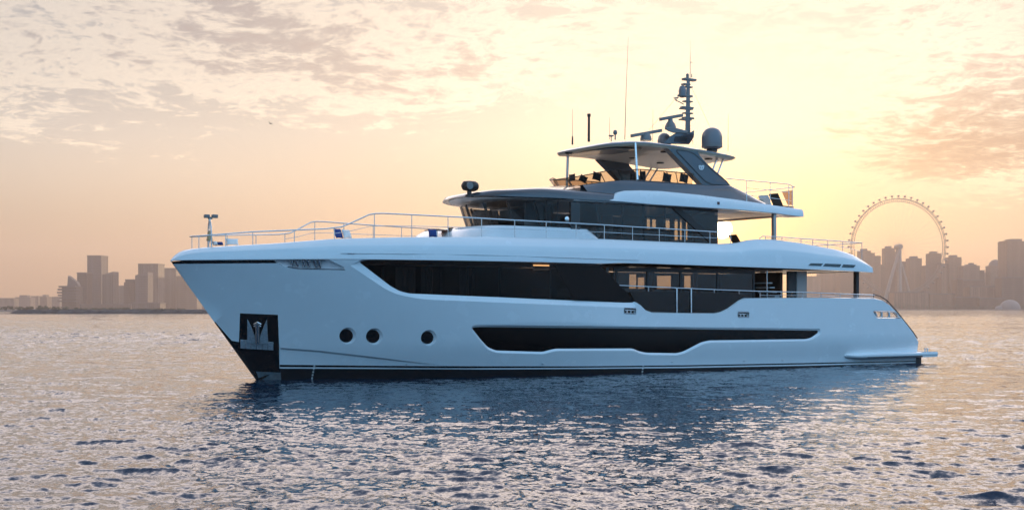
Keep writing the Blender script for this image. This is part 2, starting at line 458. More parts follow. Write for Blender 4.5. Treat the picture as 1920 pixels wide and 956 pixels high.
# ---------------------------------------------------------------- hull side: one skin cut along every outline, panes set back behind chamfers
band_lo = interp([H(*p)[::1] for p in [(330, 488), (650, 485.8), (1000, 491), (1128, 494.3)]] +
                 [solve(px, py, lambda X, z: hb(X, 4.43)+.04)[::2] for px, py in [(1165, 493), (1210, 494), (1300, 497), (1400, 500.5), (1500, 504), (1600, 508.5), (1637, 511)]] + [(37.4, 4.43)])
topx = H(1128, 495)
edge_px = [(1128, 496), (1155, 524), (1182, 551), (1194, 567.5), (1201, 572), (1211, 582), (1223, 586.5), (1280, 588), (1341, 588.5), (1353, 586), (1366, 580), (1388, 564), (1399, 560.3), (1450, 559.5), (1540, 559), (1640, 560), (1655, 563.5), (1668, 572), (1684, 588), (1700, 608), (1713, 625), (1722, 641), (1720, 657)]
edge = HL(edge_px)
outline = [(edge[-1][0], -.8), (33.28, -.8), (33.7, -.3), (34.0, 0), (34.8, 1.07), (35.65, 2.21), (36.5, 3.36), (37.28, 4.42)]
outline += [(X, band_lo(X)) for X in (36.5, 35, 33, 31, 29, 27, 25, 23, 21.5)]+[(topx[0], topx[1])]+edge
fwin = rounded(HL([(676, 491), (690, 487.6), (708, 486.6), (820, 487.8), (1000, 491.8), (1127, 496), (1215, 515), (1204, 552), (1191, 567), (1174, 567.3), (960, 558), (770, 550), (752, 545.5), (735, 536)]), .10, 3)
fwin_rim = rounded(HL([(637, 484.8), (655, 485.4), (690, 485.9), (820, 486.6), (1000, 490.6), (1127, 494.8), (1230, 515), (1214, 552), (1193, 576), (1174, 576.5), (960, 568), (790, 561), (735, 550), (672, 508)]), .5, 8)
lwin = rounded(HL([(886, 614), (900, 613), (1200, 616), (1536, 619.5), (1536, 624), (1523, 633), (1513, 635.5), (1332, 638), (1317, 641.5), (1284, 658.5), (1271, 662), (1214, 661), (1201, 658.5), (1188, 653), (1043, 653.5), (1030, 656.5), (1020, 659.5), (932, 657), (917, 651), (905, 638)]), .12, 3)
def circ(px, py, r, n=28): return [H(px+r*math.cos(2*PI*k/n), py+r*math.sin(2*PI*k/n)) for k in range(n)]
pocket = HL([(450, 587), (521, 590), (523, 640), (527.5, 716), (500, 735), (470, 716), (438, 660)])
pocket = [pocket[0], pocket[1], pocket[2], pocket[3], (33.2, -.6), (34.6, -.6), (stemX(1.62)+.3, 1.62), H(448, 641)]
stemblk = [(stemX(2.22)+.25, 2.22), (stemX(2.2)-.03, 2.2), (stemX(1.4)-.14, 1.4), (stemX(1.4)+.3, 1.4)]
groove = [(stemX(4.31)+.4, 4.405), *HL([(330, 488.7), (420, 488), (512, 487.3), (520, 493.3), (420, 494), (330, 494.6)]), (stemX(4.26)+.4, 4.30)]
fair_b = rounded(HL([(513, 486.8), (612, 486.8), (646, 504.5), (560, 502.5), (538, 499)]), .10, 3)
fair_s = rounded(HL([(1638, 583.5), (1676, 584.5), (1690, 595.5), (1645, 594.5)]), .06, 3)
fair_a = rounded(HL([(1171, 577.5), (1192, 578.5), (1192, 588), (1171, 587)]), .04, 2)
fair_c = rounded(HL([(1384, 585), (1404, 585), (1404, 594), (1384, 594)]), .04, 2)
low_flat = HL([(527, 651.5), (600, 657), (700, 668.5), (800, 680.5), (838, 685)])
blk_t = HL([(526, 683.6), (700, 685.3), (900, 686.2), (1100, 686.2), (1280, 684.3), (1500, 680.3), (1740, 675)])
blk_b = HL([(526, 688), (700, 688.8), (900, 689.8), (1100, 688.8), (1280, 687), (1500, 683), (1740, 677.3)])
wht_b = HL([(526, 690.6), (700, 691.4), (900, 692.3), (1100, 691.3), (1280, 689.5), (1500, 685.4), (1740, 679.4)])
REG = [  # part name, outline, depth of the recess, chamfer width, material; first match wins
    ('anchor_pocket', pocket, .05, 0, black), ('stem_guard', stemblk, 0, 0, black),
    ('hull_groove', groove, .07, 0, black),
    ('fairlead_opening', fair_b, .16, .05, recessw), ('stern_opening', fair_s, .16, .04, recessw),
    ('fairlead_opening', fair_a, .14, .03, black), ('fairlead_opening', fair_c, .14, .03, black),
    ('main_deck_window', fwin, .13, fwin_rim, g_hull), ('lower_window', lwin, .09, .09, blackw),
    ('porthole', circ(652, 629.5, 12.6), .13, .06, black), ('porthole', circ(702, 630.5, 12.6), .13, .06, black), ('porthole', circ(804, 633, 11.8), .13, .06, black),
    ('boot_stripe', blk_t+blk_b[::-1], 0, 0, black),
    ('stripe_line', blk_b+wht_b[::-1], 0, 0, None),
    ('bottom_paint', wht_b+[(0, -1.5), (36, -1.5)], 0, 0, bottom),
]
def build_hull():
    pts, edges = [], []
    def addloop(poly, closed=True):
        k = len(pts); n = len(poly); pts.extend([Vector(p) for p in poly])
        edges.extend([(k+i, k+(i+1) % n) for i in range(n if closed else n-1)])
    addloop(outline)
    loops = []; rims = []
    for nm, poly, d, c, m in REG:
        addloop(poly); loops.append(poly)
        if c: o_ = c if isinstance(c, list) else offset(poly, c); addloop(o_); loops.append(o_); rims.append(o_)
    addloop(low_flat, False); addloop([(X, z-.07) for X, z in low_flat], False)
    bad = 0
    for X in np.arange(.8, 37.4, .55):
        for z in np.arange(-.7, 4.5, .32):
            p = (X+.13*math.sin(z*9), z)
            if not inpoly(p, outline) or pdist(p, outline) < .06: continue
            if any(pdist(p, l) < .05 for l in loops): continue
            if any(inpoly(p, l) for l in rims) and not any(inpoly(p, r_[1]) for r_ in REG if r_[3]): continue
            pts.append(Vector(p))
    vo, eo, fo, _, _, _ = delaunay_2d_cdt(pts, edges, [], 0, 1e-5)
    vo = [(v.x, v.y) for v in vo]
    dep = [0.0]*len(vo)
    for nm, poly, d, c, m in REG[::-1]:
        if not d: continue
        x0 = min(p[0] for p in poly)-.01; x1 = max(p[0] for p in poly)+.01
        for i, v in enumerate(vo):
            if x0 <= v[0] <= x1:
                inside = inpoly(v, poly)
                on = pdist(v, poly) < 1e-3
                if (c and (inside or on)) or (not c and inside and not on): dep[i] = d
    # the flat below the spray knuckle steps in a little
    kz = interp(low_flat)
    groups = {}
    for f in fo:
        cx_ = sum(vo[i][0] for i in f)/3; cz_ = sum(vo[i][1] for i in f)/3
        if not inpoly((cx_, cz_), outline): continue
        key = -1
        for k, (nm, poly, d, c, m) in enumerate(REG):
            if inpoly((cx_, cz_), poly): key = k; break
        ring = key == -1 and (any(dep[i] > 0 for i in f) or (low_flat[-1][0] < cx_ < low_flat[0][0] and kz(cx_)-.07 < cz_ < kz(cx_)))
        if key >= 0 and REG[key][4] is None: key = -1
        groups.setdefault(key, []).append((f, ring))
    for key, fl in groups.items():
        for side in (1, -1):
            if key >= 0 and REG[key][0] == 'stern_opening': continue   # open right through: sky and sea show behind the rollers
            nm, m = ('hull', white) if key < 0 else (REG[key][0], REG[key][4])
            if side < 0 and key >= 0 and nm in ('fairlead_opening',): continue
            used = {}; v3 = []; f3 = []; nrm = []
            for f, ring in fl:
                q = []
                for i in f:
                    if i not in used:
                        used[i] = len(v3); X, z = vo[i]
                        y = hb(X, z)-dep[i]
                        if X > 26 and z < kz(X)-1e-4: y -= .075*sm((kz(X)-z)/.065)*sm((X-low_flat[-1][0])/2.0)*sm((stemX(z)-X)/.6)
                        v3.append((X, max(y, 0.004)*side, z))
                    q.append(used[i])
                a, b_, c_ = (Vector(v3[i]) for i in q); fn = (b_-a).cross(c_-a)
                if fn.y*side < 0: q.reverse(); fn = -fn
                if fn.length < 1e-10: continue
                fn.normalize(); f3.append(q)
                for j in q:
                    if ring: nrm.append(fn)
                    else:
                        w = hn(v3[j][0], v3[j][2]); nrm.append(Vector((w.x, w.y*side, w.z)))
            if not f3: continue
            o = mesh(nm, v3, f3, m, yacht)
            me = o.data
            if len(me.loops) == len(nrm):
                me.polygons.foreach_set('use_smooth', [True]*len(me.polygons))
                me.normals_split_custom_set([tuple(n_) for n_ in nrm])
build_hull()
# bulwark cap and inner side along the main deck, transom
cap = MB()
row = [(X, hb(X, z), z) for X, z in edge[3:-1]]
cap.grid([[(x, y, z+.002) for x, y, z in row], [(x, y-.06, z+.035) for x, y, z in row], [(x, y-.2, z+.035) for x, y, z in row], [(x, y-.24, z) for x, y, z in row], [(x, y-.24, z-.03 if x < 4.4 else min(z-.02, 1.9)) for x, y, z in row]])
cap.mirror(); cap.build('bulwark_cap', white, yacht, smooth=40)
tr = MB(); trow = [(X, hb(X, z)-.24, min(z, 2.0)) for X, z in edge[15:]]+[(edge[-1][0], 3.3, -.8)]
tr.grid([[(x, y, z) for x, y, z in trow], [(x+.06, 0, z) for x, y, z in trow], [(x, -y, z) for x, y, z in trow]])
tr.build('transom', white, yacht, smooth=40)
# main deck and the sponson that carries on into the swimming platform
md = MB(); xs = [2.5, 4, 6, 10, 14, 18, 21, 26, 31, 33.5]
md.grid([[(x, s*(hb(x, 2.0)-.12), 2.0) for x in xs] for s in (1, 0, -1)]); md.build('main_deck', teak, yacht)
sp = MB(); rows = []
for X, gr in [(6.1, .02), (6.0, .25), (5.75, .55), (5.3, .85), (4.6, 1), (2, 1), (-.14, 1)]:
    z0, z1 = .33+.08*(1-gr), .56-.08*(1-gr); yo = 3.72+.30*gr
    rows.append([(X, 3.3, z0-.02), (X, yo-.12, z0-.02), (X, yo-.02, z0+.05), (X, yo, z0+.12), (X, yo-.01, z1-.04), (X, yo-.06, z1), (X, 3.3, z1+.005)])
sp.grid(rows).mirror(); sp.box(-.14, .95, -3.99, 3.99, .32, .575); sp.build('swim_platform', white, yacht, smooth=40)
MB().box(1.0, 4.9, 4.012, 4.03, .375, .40).build('rub_strake', rubber, yacht)
MB().box(.25, .9, -3.3, 3.35, -.7, .30).build('stern_skeg', bottom, yacht, bevel=.05)
for px in (1734.5, 1739):
    X, z = S(px, 656, 3.7)
    MB().tube([(X, 3.7, .57), (X, 3.7, .72)], .03).tube([(X-.06, 3.7, .70), (X+.06, 3.7, .73)], .03).build('mooring_bitt', dullsteel, yacht, smooth=40)

# ---------------------------------------------------------------- anchor in its pocket, fairlead posts, draught marks
def on_hull(px, py, d=0.0):
    X, y, z = solve(px, py, hb); n_ = hn(X, z); return Vector((X, y, z))+n_*d
def slab_on_hull(poly_px, d0, d1, name, m, bevel=0.0):
    a = [on_hull(px, py, d0) for px, py in poly_px]; b_ = [on_hull(px, py, d1) for px, py in poly_px]
    return MB().prism(a, b_).build(name, m, yacht, bevel=bevel)
anchor = slab_on_hull([(464, 597), (471, 610), (478, 628), (480.5, 643), (464, 641)], .02, .10, 'anchor', dullsteel, .01)
flk = MB().prism([on_hull(x, y, .02) for x, y in [(500.5, 598), (503, 643), (486, 643), (488, 628), (495, 610)]], [on_hull(x, y, .10) for x, y in [(500.5, 598), (503, 643), (486, 643), (488, 628), (495, 610)]])
o = flk.build('fluke', dullsteel, anchor, bevel=.01)
MB().tube([on_hull(483, 604, .10), on_hull(483, 641, .14)], .075, 12).tube([on_hull(477, 606, .10), on_hull(483, 601.5, .12), on_hull(489, 606, .10)], .04, 8).tube([on_hull(477, 610, .10), on_hull(483, 606, .13), on_hull(489, 610, .10)], .03, 8).build('shank', steel, anchor, smooth=40)
for k in range(6):
    x0 = 449.5+k*10.6; x1 = x0+10.2; y0 = 636+k*.9; y1 = 652.2+k*.6
    slab_on_hull([(x0+(1.2 if k == 0 else 0), y0), (x1, y0+.9), (x1-.3, y1+.6), (x0+(1.6 if k == 0 else 0), y1)], .0, .035, 'chafe_plate', dullsteel, .006)
slab_on_hull([(480, 697), (526.5, 699), (527.3, 714), (487, 714)], -.045, -.03, 'waterline_wear', mat('weathered_bottom', (.10, .12, .13), .5, nscale=5, namp=.3))
for px, yt, yb in [(548, 488.5, 499.5), (557, 488.5, 500), (570, 488.5, 501), (579, 488.5, 501.5), (592, 488.5, 502.5), (600, 488.5, 503)]:
    MB().tube([on_hull(px-1.5, yt, -.06), on_hull(px-.3, (yt+yb)/2, -.06), on_hull(px+1.3, yb, -.06)], .05, 10).build('roller_post', steel, yacht, smooth=40)
slab_on_hull([(516, 487.4), (610, 487.6), (611, 488.8), (518, 488.6)], -.02, .01, 'fairlead_rim', steel)
slab_on_hull([(540, 499.6), (560, 502.6), (645, 504.6), (648, 505.9), (560, 504.0), (538, 500.6)], -.02, .01, 'fairlead_rim', steel)
for x0, y0 in [(1177, 579), (1184, 579.4), (1390, 586.4), (1396, 586.5)]:
    MB().tube([on_hull(x0, y0+1, -.05), on_hull(x0, y0+8, -.05)], .035, 8).build('roller_post', steel, yacht, smooth=40)
for x0, x1, y0 in [(1173, 1190, 581.5), (1386, 1400, 588.5)]:
    MB().tube([on_hull(x0, y0, -.05), on_hull(x1, y0+.3, -.05)], .022, 8).build('fairlead_bar', steel, yacht, smooth=40)
for x0, x1, y0, y1 in [(1171, 1192, 577, 588), (1384, 1404, 584.5, 594.5)]:
    MB().tube([on_hull(x0, y0, .0), on_hull(x1, y0+.8, .0), on_hull(x1, y1, .0), on_hull(x0, y1-.6, .0), on_hull(x0, y0, .0)], .022, 6).build('fairlead_rim', dullsteel, yacht, smooth=60)
for px in (1654, 1668):
    MB().tube([on_hull(px-.8, 585, -.03), on_hull(px, 593.8, -.03)], .07, 10).build('roller_post', steel, yacht, smooth=40)
MB().tube([on_hull(1641, 586, -.03), on_hull(1644, 592, -.03)], .06, 8).build('roller_post', dullsteel, yacht, smooth=40)
MB().tube([on_hull(1638, 583.6, .0), on_hull(1676, 584.6, .0), on_hull(1688, 595, .0), on_hull(1646, 594.3, .0), on_hull(1638, 583.6, .0)], .025, 6).build('fairlead_rim', steel, yacht, smooth=60)
for cx0, top in [(588, 684.5), (1205, 683.5)]:                       # draught marks: a little ladder of figures
    for k in range(5 if cx0 < 700 else 3):
        mk = MB(); yy = top+k*5.6; xx = cx0-k*1.0
        for (ax, ay, bx, by) in [(0, 0, 2.4, 0), (2.4, 0, 2.4, 1.3), (2.4, 1.3, 0, 1.3), (0, 1.3, 0, 2.6), (0, 2.6, 2.4, 2.6)]:
            mk.tube([on_hull(xx+ax, yy+ay, .008), on_hull(xx+bx, yy+by, .008)], .007, 5)
        mk.build('draught_mark', white2, yacht)
for px, py in [(762, 682), (1018, 681), (1260, 677.8), (1395, 676.5), (1467, 675)]:
    MB().tube([on_hull(px-2, py, .0), on_hull(px+2, py, .0)], .022, 6).tube([on_hull(px, py, .0), on_hull(px, py+1.6, .0)], .02, 6).build('drain_outlet', dullsteel, yacht)

# ---------------------------------------------------------------- upper bulwark: the white band that runs from the stem to the wing tips aft
def top_in(X): return max(hb(X, 4.43)*.45, hb(X, 4.43)-.33)
tops = [(37.3, 4.47), (37.1, 4.66), (36.85, 4.82)]
for px, py in [(372, 465), (420, 461.8), (520, 456.2), (620, 448.2), (700, 446), (760, 444.8), (900, 444.2), (1000, 445.5), (1130, 448.2), (1240, 453), (1345, 457.3), (1382, 455.5), (1400, 450.5), (1418, 448.5), (1450, 449), (1500, 455.5), (1570, 468.5), (1597, 477), (1612, 485), (1622, 492), (1637, 508)]:
    X, y, z = solve(px, py, lambda X, z: top_in(X)); tops.append((X, z))
band_hi = interp(tops)
XB0 = solve(1637, 510, lambda X, z: hb(X, 4.43)+.04)[0]
def band_pt(X, t):
    """outer face of the band at height fraction t"""
    zl, zt = band_lo(X), band_hi(X); w0 = hb(X, 4.43)+.045; wi = top_in(X)
    prof = interp([(0, 0), (.06, -.0), (.62, .12), (.66, .17), (.94, .76), (1, 1)])
    return w0+(wi-w0)*prof(t), zl+(zt-zl)*t
def build_band():
    m_ = MB(); rows = []
    xs_ = list(np.arange(XB0, 36.6, .35))+[36.75, 36.95, 37.1, 37.2, 37.3]
    for X in xs_:
        w0 = hb(X, 4.43)+.045; zl, zt = band_lo(X), band_hi(X); k = min(1, hb(X, 4.43)/.7)
        r_ = [(X, max(0, w0-.5*k), zl+.0)]+[(X, band_pt(X, t)[0], band_pt(X, t)[1]) for t in (0, .06, .2, .4, .61, .66, .8, .93, .97, 1)]
        wi = top_in(X); r_ += [(X, wi-.07*k, zt+.005), (X, wi-.12*k, zt-.02), (X, wi-.14*k, zt-.07), (X, wi-.14*k, min(zl+.1, zt-.08))]
        rows.append(r_)
    m_.grid(rows); n = len(rows[0])
    m_.f.append(tuple(range(n)))
    return m_.mirror().build('upper_bulwark', white, yacht, smooth=22)
build_band()
# upper deck: soffit below, planked deck above
dk = MB(); up = MB(); xs = [XB0+.25]+list(np.arange(6, 36.6, 1.0))+[36.7]
dk.grid([[(x, s*(hb(x, 4.43)-.30), 4.62 if x < 27 else 4.62+(x-27)*.012) for x in xs] for s in (1, 0, -1)]); dk.build('upper_deck', teak, yacht)
up.grid([[(x, s*max(.02, hb(x, 4.43)-.46), 4.47) for x in xs if x < 22] for s in (1, 0, -1)]); up.build('side_deck_soffit', white2, yacht)
MB().box(XB0+.2, XB0+.5, -3.2, 3.2, 4.44, 4.66).build('deck_edge', white, yacht, bevel=.03)
MB().tube([(lambda p: (p[0], p[1]+.03, p[2]))(solve(px, py, lambda X, z: band_pt(X, clamp((z-band_lo(X))/(band_hi(X)-band_lo(X)), 0, 1))[0])) for px, py in [(638, 474.8), (665, 475), (760, 475.8), (900, 478), (1040, 482.3), (1198, 487.8)]], .011, 6).build('gutter_strip', dullsteel, yacht, smooth=60)
def on_band(px, py, d):
    X, y, z = solve(px, py, lambda X, z: band_pt(X, clamp((z-band_lo(X))/(band_hi(X)-band_lo(X)), 0, 1))[0]); return (X, y+d, z)
MB().tube([on_band(651, 474.9, .015), on_band(664, 475.1, .015)], .028, 8).build('gutter_fitting', dullsteel, yacht, smooth=40)
for quad in [[(1520, 493.5), (1543, 494), (1539, 498.6), (1515, 497.6)], [(1547, 494.1), (1577, 495.3), (1574, 500.6), (1543, 499)], [(1581, 495.6), (1604, 496.8), (1600, 501.8), (1578, 500.9)]]:
    a = [on_band(x, y, .004) for x, y in quad]; b_ = [on_band(x, y, .022) for x, y in quad]
    MB().prism(a, b_).build('vent_grille', black, yacht)

# ---------------------------------------------------------------- main deck house behind the side deck
YH = 2.9
def panel(name, px_poly, y, m, thick=.04, holes=(), parent=None):
    """flat upright panel on the plane y, outline and holes given in photograph pixels"""
    loops = [[S(px, py, y) for px, py in px_poly]]+[[S(px, py, y) for px, py in h] for h in holes]
    return panel_xz(name, loops, y, m, thick, parent or yacht)
def panel_xz(name, loops, y, m, thick, parent):
    pts, edges = [], []
    for l in loops:
        k = len(pts); pts += [Vector(p) for p in l]; edges += [(k+i, k+(i+1) % len(l)) for i in range(len(l))]
    vo, _, fo, _, _, _ = delaunay_2d_cdt(pts, edges, [], 0, 1e-6)
    f = []
    for t in fo:
        c = (sum(vo[i].x for i in t)/3, sum(vo[i].y for i in t)/3)
        if inpoly(c, loops[0]) and not any(inpoly(c, h) for h in loops[1:]): f.append(tuple(t))
    n = len(vo); v = [(p.x, y, p.y) for p in vo]+[(p.x, y-thick, p.y) for p in vo]
    ff = list(f)+[tuple(i+n for i in reversed(t)) for t in f]
    cnt = {}
    for t in f:
        for i in range(3):
            a, b_ = t[i], t[(i+1) % 3]; cnt[(a, b_)] = 1
    for (a, b_) in cnt:
        if (b_, a) not in cnt: ff.append((b_, a, a+n, b_+n))
    return mesh(name, v, ff, m, parent)
def pxbox(x0, x1, y0, y1): return [(x0, y0), (x1, y0), (x1, y1), (x0, y1)]
xa, xb = S(1512, 530, YH)[0], S(1150, 530, YH)[0]
x1414 = S(1414, 530, YH)[0]; x1478 = S(1478, 530, YH)[0]; x1493 = S(1493, 530, YH)[0]
panel_xz('saloon_glass', [[(x1414, 2.02), (xb, 2.02), (xb, 4.44), (x1414, 4.44)]], YH, g_house, .02, yacht)
for px in (1156, 1214, 1276, 1345, 1413):
    X = S(px, 530, YH)[0]; MB().box(X-.05, X+.05, YH-.05, YH+.03, 2.02, 4.44).build('window_mullion', rubber, yacht)
MB().box(x1414, xb, YH-.04, YH+.028, 4.28, 4.445).build('window_header', rubber, yacht)
MB().box(x1493-.35, x1478, YH-.12, YH, 2.02, 4.44).build('house_bulkhead', interior, yacht)
MB().box(xa, x1493, YH-.30, YH+.05, 2.02, 4.44).build('house_pillar', mat('pillar_grey', (.34, .31, .29), .35, coat=.3), yacht, bevel=.03)
xs1, xs2 = S(1483, 530, YH)[0], S(1488, 530, YH)[0]
MB().box(xs2, xs1, YH+.001, YH+.012, 2.9, 3.55).build('bulkhead_recess', black, yacht)
stbd = [pxbox(1180, 1194, 514, 541), pxbox(1196, 1209, 520, 541), pxbox(1232, 1259, 517, 541), pxbox(1283, 1296, 517, 541)]
lo = [(xa-.6, 2.02), (S(1100, 530, -YH)[0]+1, 2.02), (S(1100, 530, -YH)[0]+1, 4.44), (xa-.6, 4.44)]
panel_xz('inner_wall', [lo]+[[S(px, py, -YH) for px, py in h] for h in stbd], -YH, walnut, .05, yacht)
MB().box(xa-.05, xa+.1, -YH+.05, 1.3, 2.02, 4.44).build('aft_bulkhead', interior, yacht)
MB().box(xb+.2, xb+.35, -YH+.06, YH-.05, 2.02, 4.44).build('cabin_bulkhead', walnut, yacht)
for px in (1222, 1304):
    X = S(px, 530, 1.6)[0]; MB().lathe([(.13, 2.02), (.11, 3.2), (.13, 4.4)], (X, 1.6, 0), 14).build('copper_reflection', copper, yacht, smooth=40)  # columns stand in for orange-brown reflections in the saloon glass
for k in range(5):                                                   # stair that climbs to the upper deck inside the side door
    X = S(1452-k*4.5, 530, 2.2)[0]
    MB().box(X-.14, X+.16, 1.6, 2.55, 3.02+k*.21, 3.07+k*.21).build('stair_tread', white2, yacht)
p0 = S(1438, 556, 2.75); MB().tube([(p0[0], 2.75, 2.02), (p0[0], 2.75, 4.44)], .03, 8).build('stair_post', steel, yacht, smooth=40)
# forward cabins: walls and curtains behind the long tinted window
y_in = 1.9
cw = [(19.5, 2.02), (31.0, 2.02), (31.0, 4.42), (19.5, 4.42)]
hol = [[S(px, py, .6) for px, py in h] for h in (pxbox(1000, 1032, 499, 512), pxbox(997, 1031, 541, 556), pxbox(1044, 1075, 541, 557), pxbox(1046, 1066, 500, 514))]
panel_xz('cabin_partition', [cw]+hol, .6, walnut, .06, yacht)
for px, w in [(722, 5), (800, 25), (828, 5), (870, 20), (888, 6), (937, 4), (1032, 3), (760, 40)]:
    X = S(px, 520, 2.6)[0]; d = w/45*.5
    cu = MB(); rows = [[(X-d+2*d*k/12, min(2.6, hb(X, 3)-.35)+.03*math.sin(k*2.2), z) for k in range(13)] for z in (2.4, 4.3)]
    cu.grid(rows).build('cabin_curtain', curtain, yacht, smooth=60)
X = S(1014, 497.5, 1.0)[0]
lm = bpy.data.materials.new('lamp_strip'); lm.use_nodes = True; lm.node_tree.nodes['Principled BSDF'].inputs['Emission Color'].default_value = (1, .55, .22, 1); lm.node_tree.nodes['Principled BSDF'].inputs['Emission Strength'].default_value = 5
z_ = S(1014, 497.5, 1.0)[1]; MB().box(X-.42, X+.38, .98, 1.03, z_-.03, z_+.03).build('cabin_lamp', lm, yacht)
# dark wing plate at the aft end of the window and the smoked glass bulwark in the cut-out
slab = [(1041, 494.5), (1128, 497.3), (1181, 551.5), (1189, 566), (1080, 562)]
slab_on_hull(slab, -.124, -.11, 'wing_plate', blackw)
gb = [(1184, 546), (1386, 549), (1397, 557), (1386, 565), (1365, 580), (1352, 586), (1341, 588.5), (1223, 586.5), (1211, 582), (1196, 570)]
a = [on_hull(px, py, -.10) for px, py in gb]; b_ = [on_hull(px, py, -.12) for px, py in gb]
MB().prism(a, b_).build('glass_bulwark', g_bulw, yacht)

# ---------------------------------------------------------------- rails
def rail(name, pts, r=.024, posts=(), mids=(), mids_r=.012, post_r=.017, foot=None, mirror=True, m=steel):
    """pts: 3D polyline of the top rail (X, y, z); posts: positions along X; foot(X) -> z of the foot"""
    for s in ((1, -1) if mirror else (1,)):
        P_ = [Vector((x, y*s, z)) for x, y, z in pts]
        o = MB().tube(P_, r, 8).build(name, m, yacht, smooth=60)
        xs_ = [p[0] for p in pts]; order = np.argsort(xs_); xv = [xs_[i] for i in order]
        yv = [pts[i][1] for i in order]; zv = [pts[i][2] for i in order]
        fy = lambda X: float(np.interp(X, xv, yv)); fz = lambda X: float(np.interp(X, xv, zv))
        for X in posts:
            f0 = foot(X); MB().tube([(X, fy(X)*s, f0), (X, fy(X)*s, fz(X))], post_r, 8).build('rail_post', m, o, smooth=60)
        for fr, xa_, xb_ in mids:
            q = [(X, fy(X)*s, foot(X)+(fz(X)-foot(X))*fr) for X in np.linspace(xa_, xb_, 30)]
            MB().tube(q, mids_r, 6).build('middle_rail', m, o, smooth=60)
    return o
def rb(X, z=0): return max(.25, hb(X, 4.43)-.42) if X < 36.4 else max(.12, hb(X, 4.43)-.42)
fr_px = [(372, 442.5), (420, 438.8), (474, 434.6), (552, 431.3), (610, 429), (640, 425.5), (655, 419.5), (680, 408), (692, 402.5), (704, 400.4), (720, 400.2), (772, 402.6), (840, 406), (903, 409.3), (965, 412.8), (1024, 415.8), (1080, 418.7), (1133, 421.8), (1186, 425.3), (1236, 428), (1284, 431.2), (1331, 434.2), (1372, 436.8)]
fr_pts = [solve(px, py, rb) for px, py in fr_px]
nose = [(fr_pts[0][0]+.12, fr_pts[0][1]*.55, fr_pts[0][2]), (fr_pts[0][0]+.16, 0.0, fr_pts[0][2])]
fr_pts = [(nose[1][0], .0, nose[1][2]), nose[0]]+fr_pts
xat = lambda px: float(np.interp(px, [p[0] for p in fr_px], [q[0] for q in fr_pts[2:]]))
post_px = [373, 423, 474, 552, 627, 702, 772, 840, 903, 965, 1024, 1080, 1133, 1186, 1236, 1284, 1331, 1370]
foot_b = lambda X: band_hi(X)-.01
rail('foredeck_rail', fr_pts, .026, [xat(p) for p in post_px], [(.5, xat(1370), xat(627))], foot=foot_b)
ar_px = [(1424, 447), (1430, 443), (1451, 443.6), (1500, 447.3), (1530, 449), (1570, 452), (1617, 455.5)]
ar_pts = [solve(px, py, rb) for px, py in ar_px]
aft_in = [(ar_pts[-1][0]-.02, y, ar_pts[-1][2]) for y in (2.6, 1.3, 0)]
xar = lambda px: float(np.interp(px, [p[0] for p in ar_px], [q[0] for q in ar_pts]))
rail('aft_deck_rail', ar_pts+aft_in, .022, [xar(p) for p in (1435, 1466, 1502, 1524, 1552, 1580, 1616)], [(.5, xar(1616), xar(1435))], foot=lambda X: max(4.62, band_hi(X)-.02))
mr = [(1161, 535), (1205, 537), (1260, 539.4), (1340, 543), (1425, 546), (1500, 547.6), (1580, 551), (1630, 552.5), (1640, 553.3)]
my = lambda X, z: hb(X, 3.1)-.12
mr_pts = [solve(px, py, my) for px, py in mr]
xmr = lambda px: float(np.interp(px, [p[0] for p in mr], [q[0] for q in mr_pts]))
bulw = interp([(x, z) for x, z in edge[3:]]+[(edge[2][0]+2, 2.55)])
rail('side_deck_rail', mr_pts, .024, [xmr(p) for p in (1216, 1267, 1294, 1339, 1385, 1425, 1464, 1505, 1539, 1575, 1608, 1638)], [(.5, xmr(1638), xmr(1425))], foot=lambda X: bulw(X)-.01)
st = [solve(px, py, my) for px, py in [(1638, 551.5), (1650, 555), (1663, 563), (1680, 582), (1700, 607), (1712, 622), (1720, 634)]]
rail('stern_rail', st, .026, [st[0][0], st[2][0], st[4][0]], foot=lambda X: bulw(X)-.01, m=rubber)
for px in (1267, 1294):                                              # the boarding gate's taller posts
    X, y, z = solve(px, 541, my); MB().box(X-.03, X+.03, y+.02, y+.09, bulw(X), z).build('gate_post', steel, yacht, bevel=.008)

# ---------------------------------------------------------------- trunk below the wheelhouse, wheelhouse and upper saloon
def plan(XF, half, drop, n=2.5, aft=10.0, k=22, aft_pts=6):
    """half outline: from the centre of the front round to the side and aft"""
    o_ = [(XF-drop*(i/k)**n, half*math.sin(PI/2*min(1, (i/k)**.92))) for i in range(k+1)]
    o_ += [(o_[-1][0]+(aft-o_[-1][0])*i/aft_pts, half) for i in range(1, aft_pts+1)]
    return o_
def fit_front(target, z, half, drop, n=2.5):
    """how far forward the outline reaches so that its leftmost point is seen at the wanted column"""
    a, b_ = 18.0, 32.0
    for _ in range(40):
        m_ = (a+b_)/2; q = plan(m_, half, drop, n)
        lo_ = min(min(pix(x, y, z)[0], pix(x, -y, z)[0]) for x, y in q)
        if lo_ < target: b_ = m_
        else: a = m_
    return a
YU = 2.92
zt_side = interp([S(px, py, YU) for px, py in [(965, 369), (1080, 375), (1150, 380), (1230, 387), (1345, 398)]]+[(30, 7.12)])
XT = fit_front(861, 7.0, YU, 4.2); XLO = fit_front(877, 6.0, YU, 4.0)
x_post = S(1078, 400, YU)[0]; x_post0, x_post1 = S(1087, 400, YU)[0], S(1070, 400, YU)[0]
x_aft = S(1346, 430, YU)[0]
pt = plan(XT, YU, 4.2, aft=x_aft); pl = plan(XLO, YU, 4.0, aft=x_aft)
def zlow(X): return 5.95 if X > x_post0-1.2 else 4.64
gl = MB()
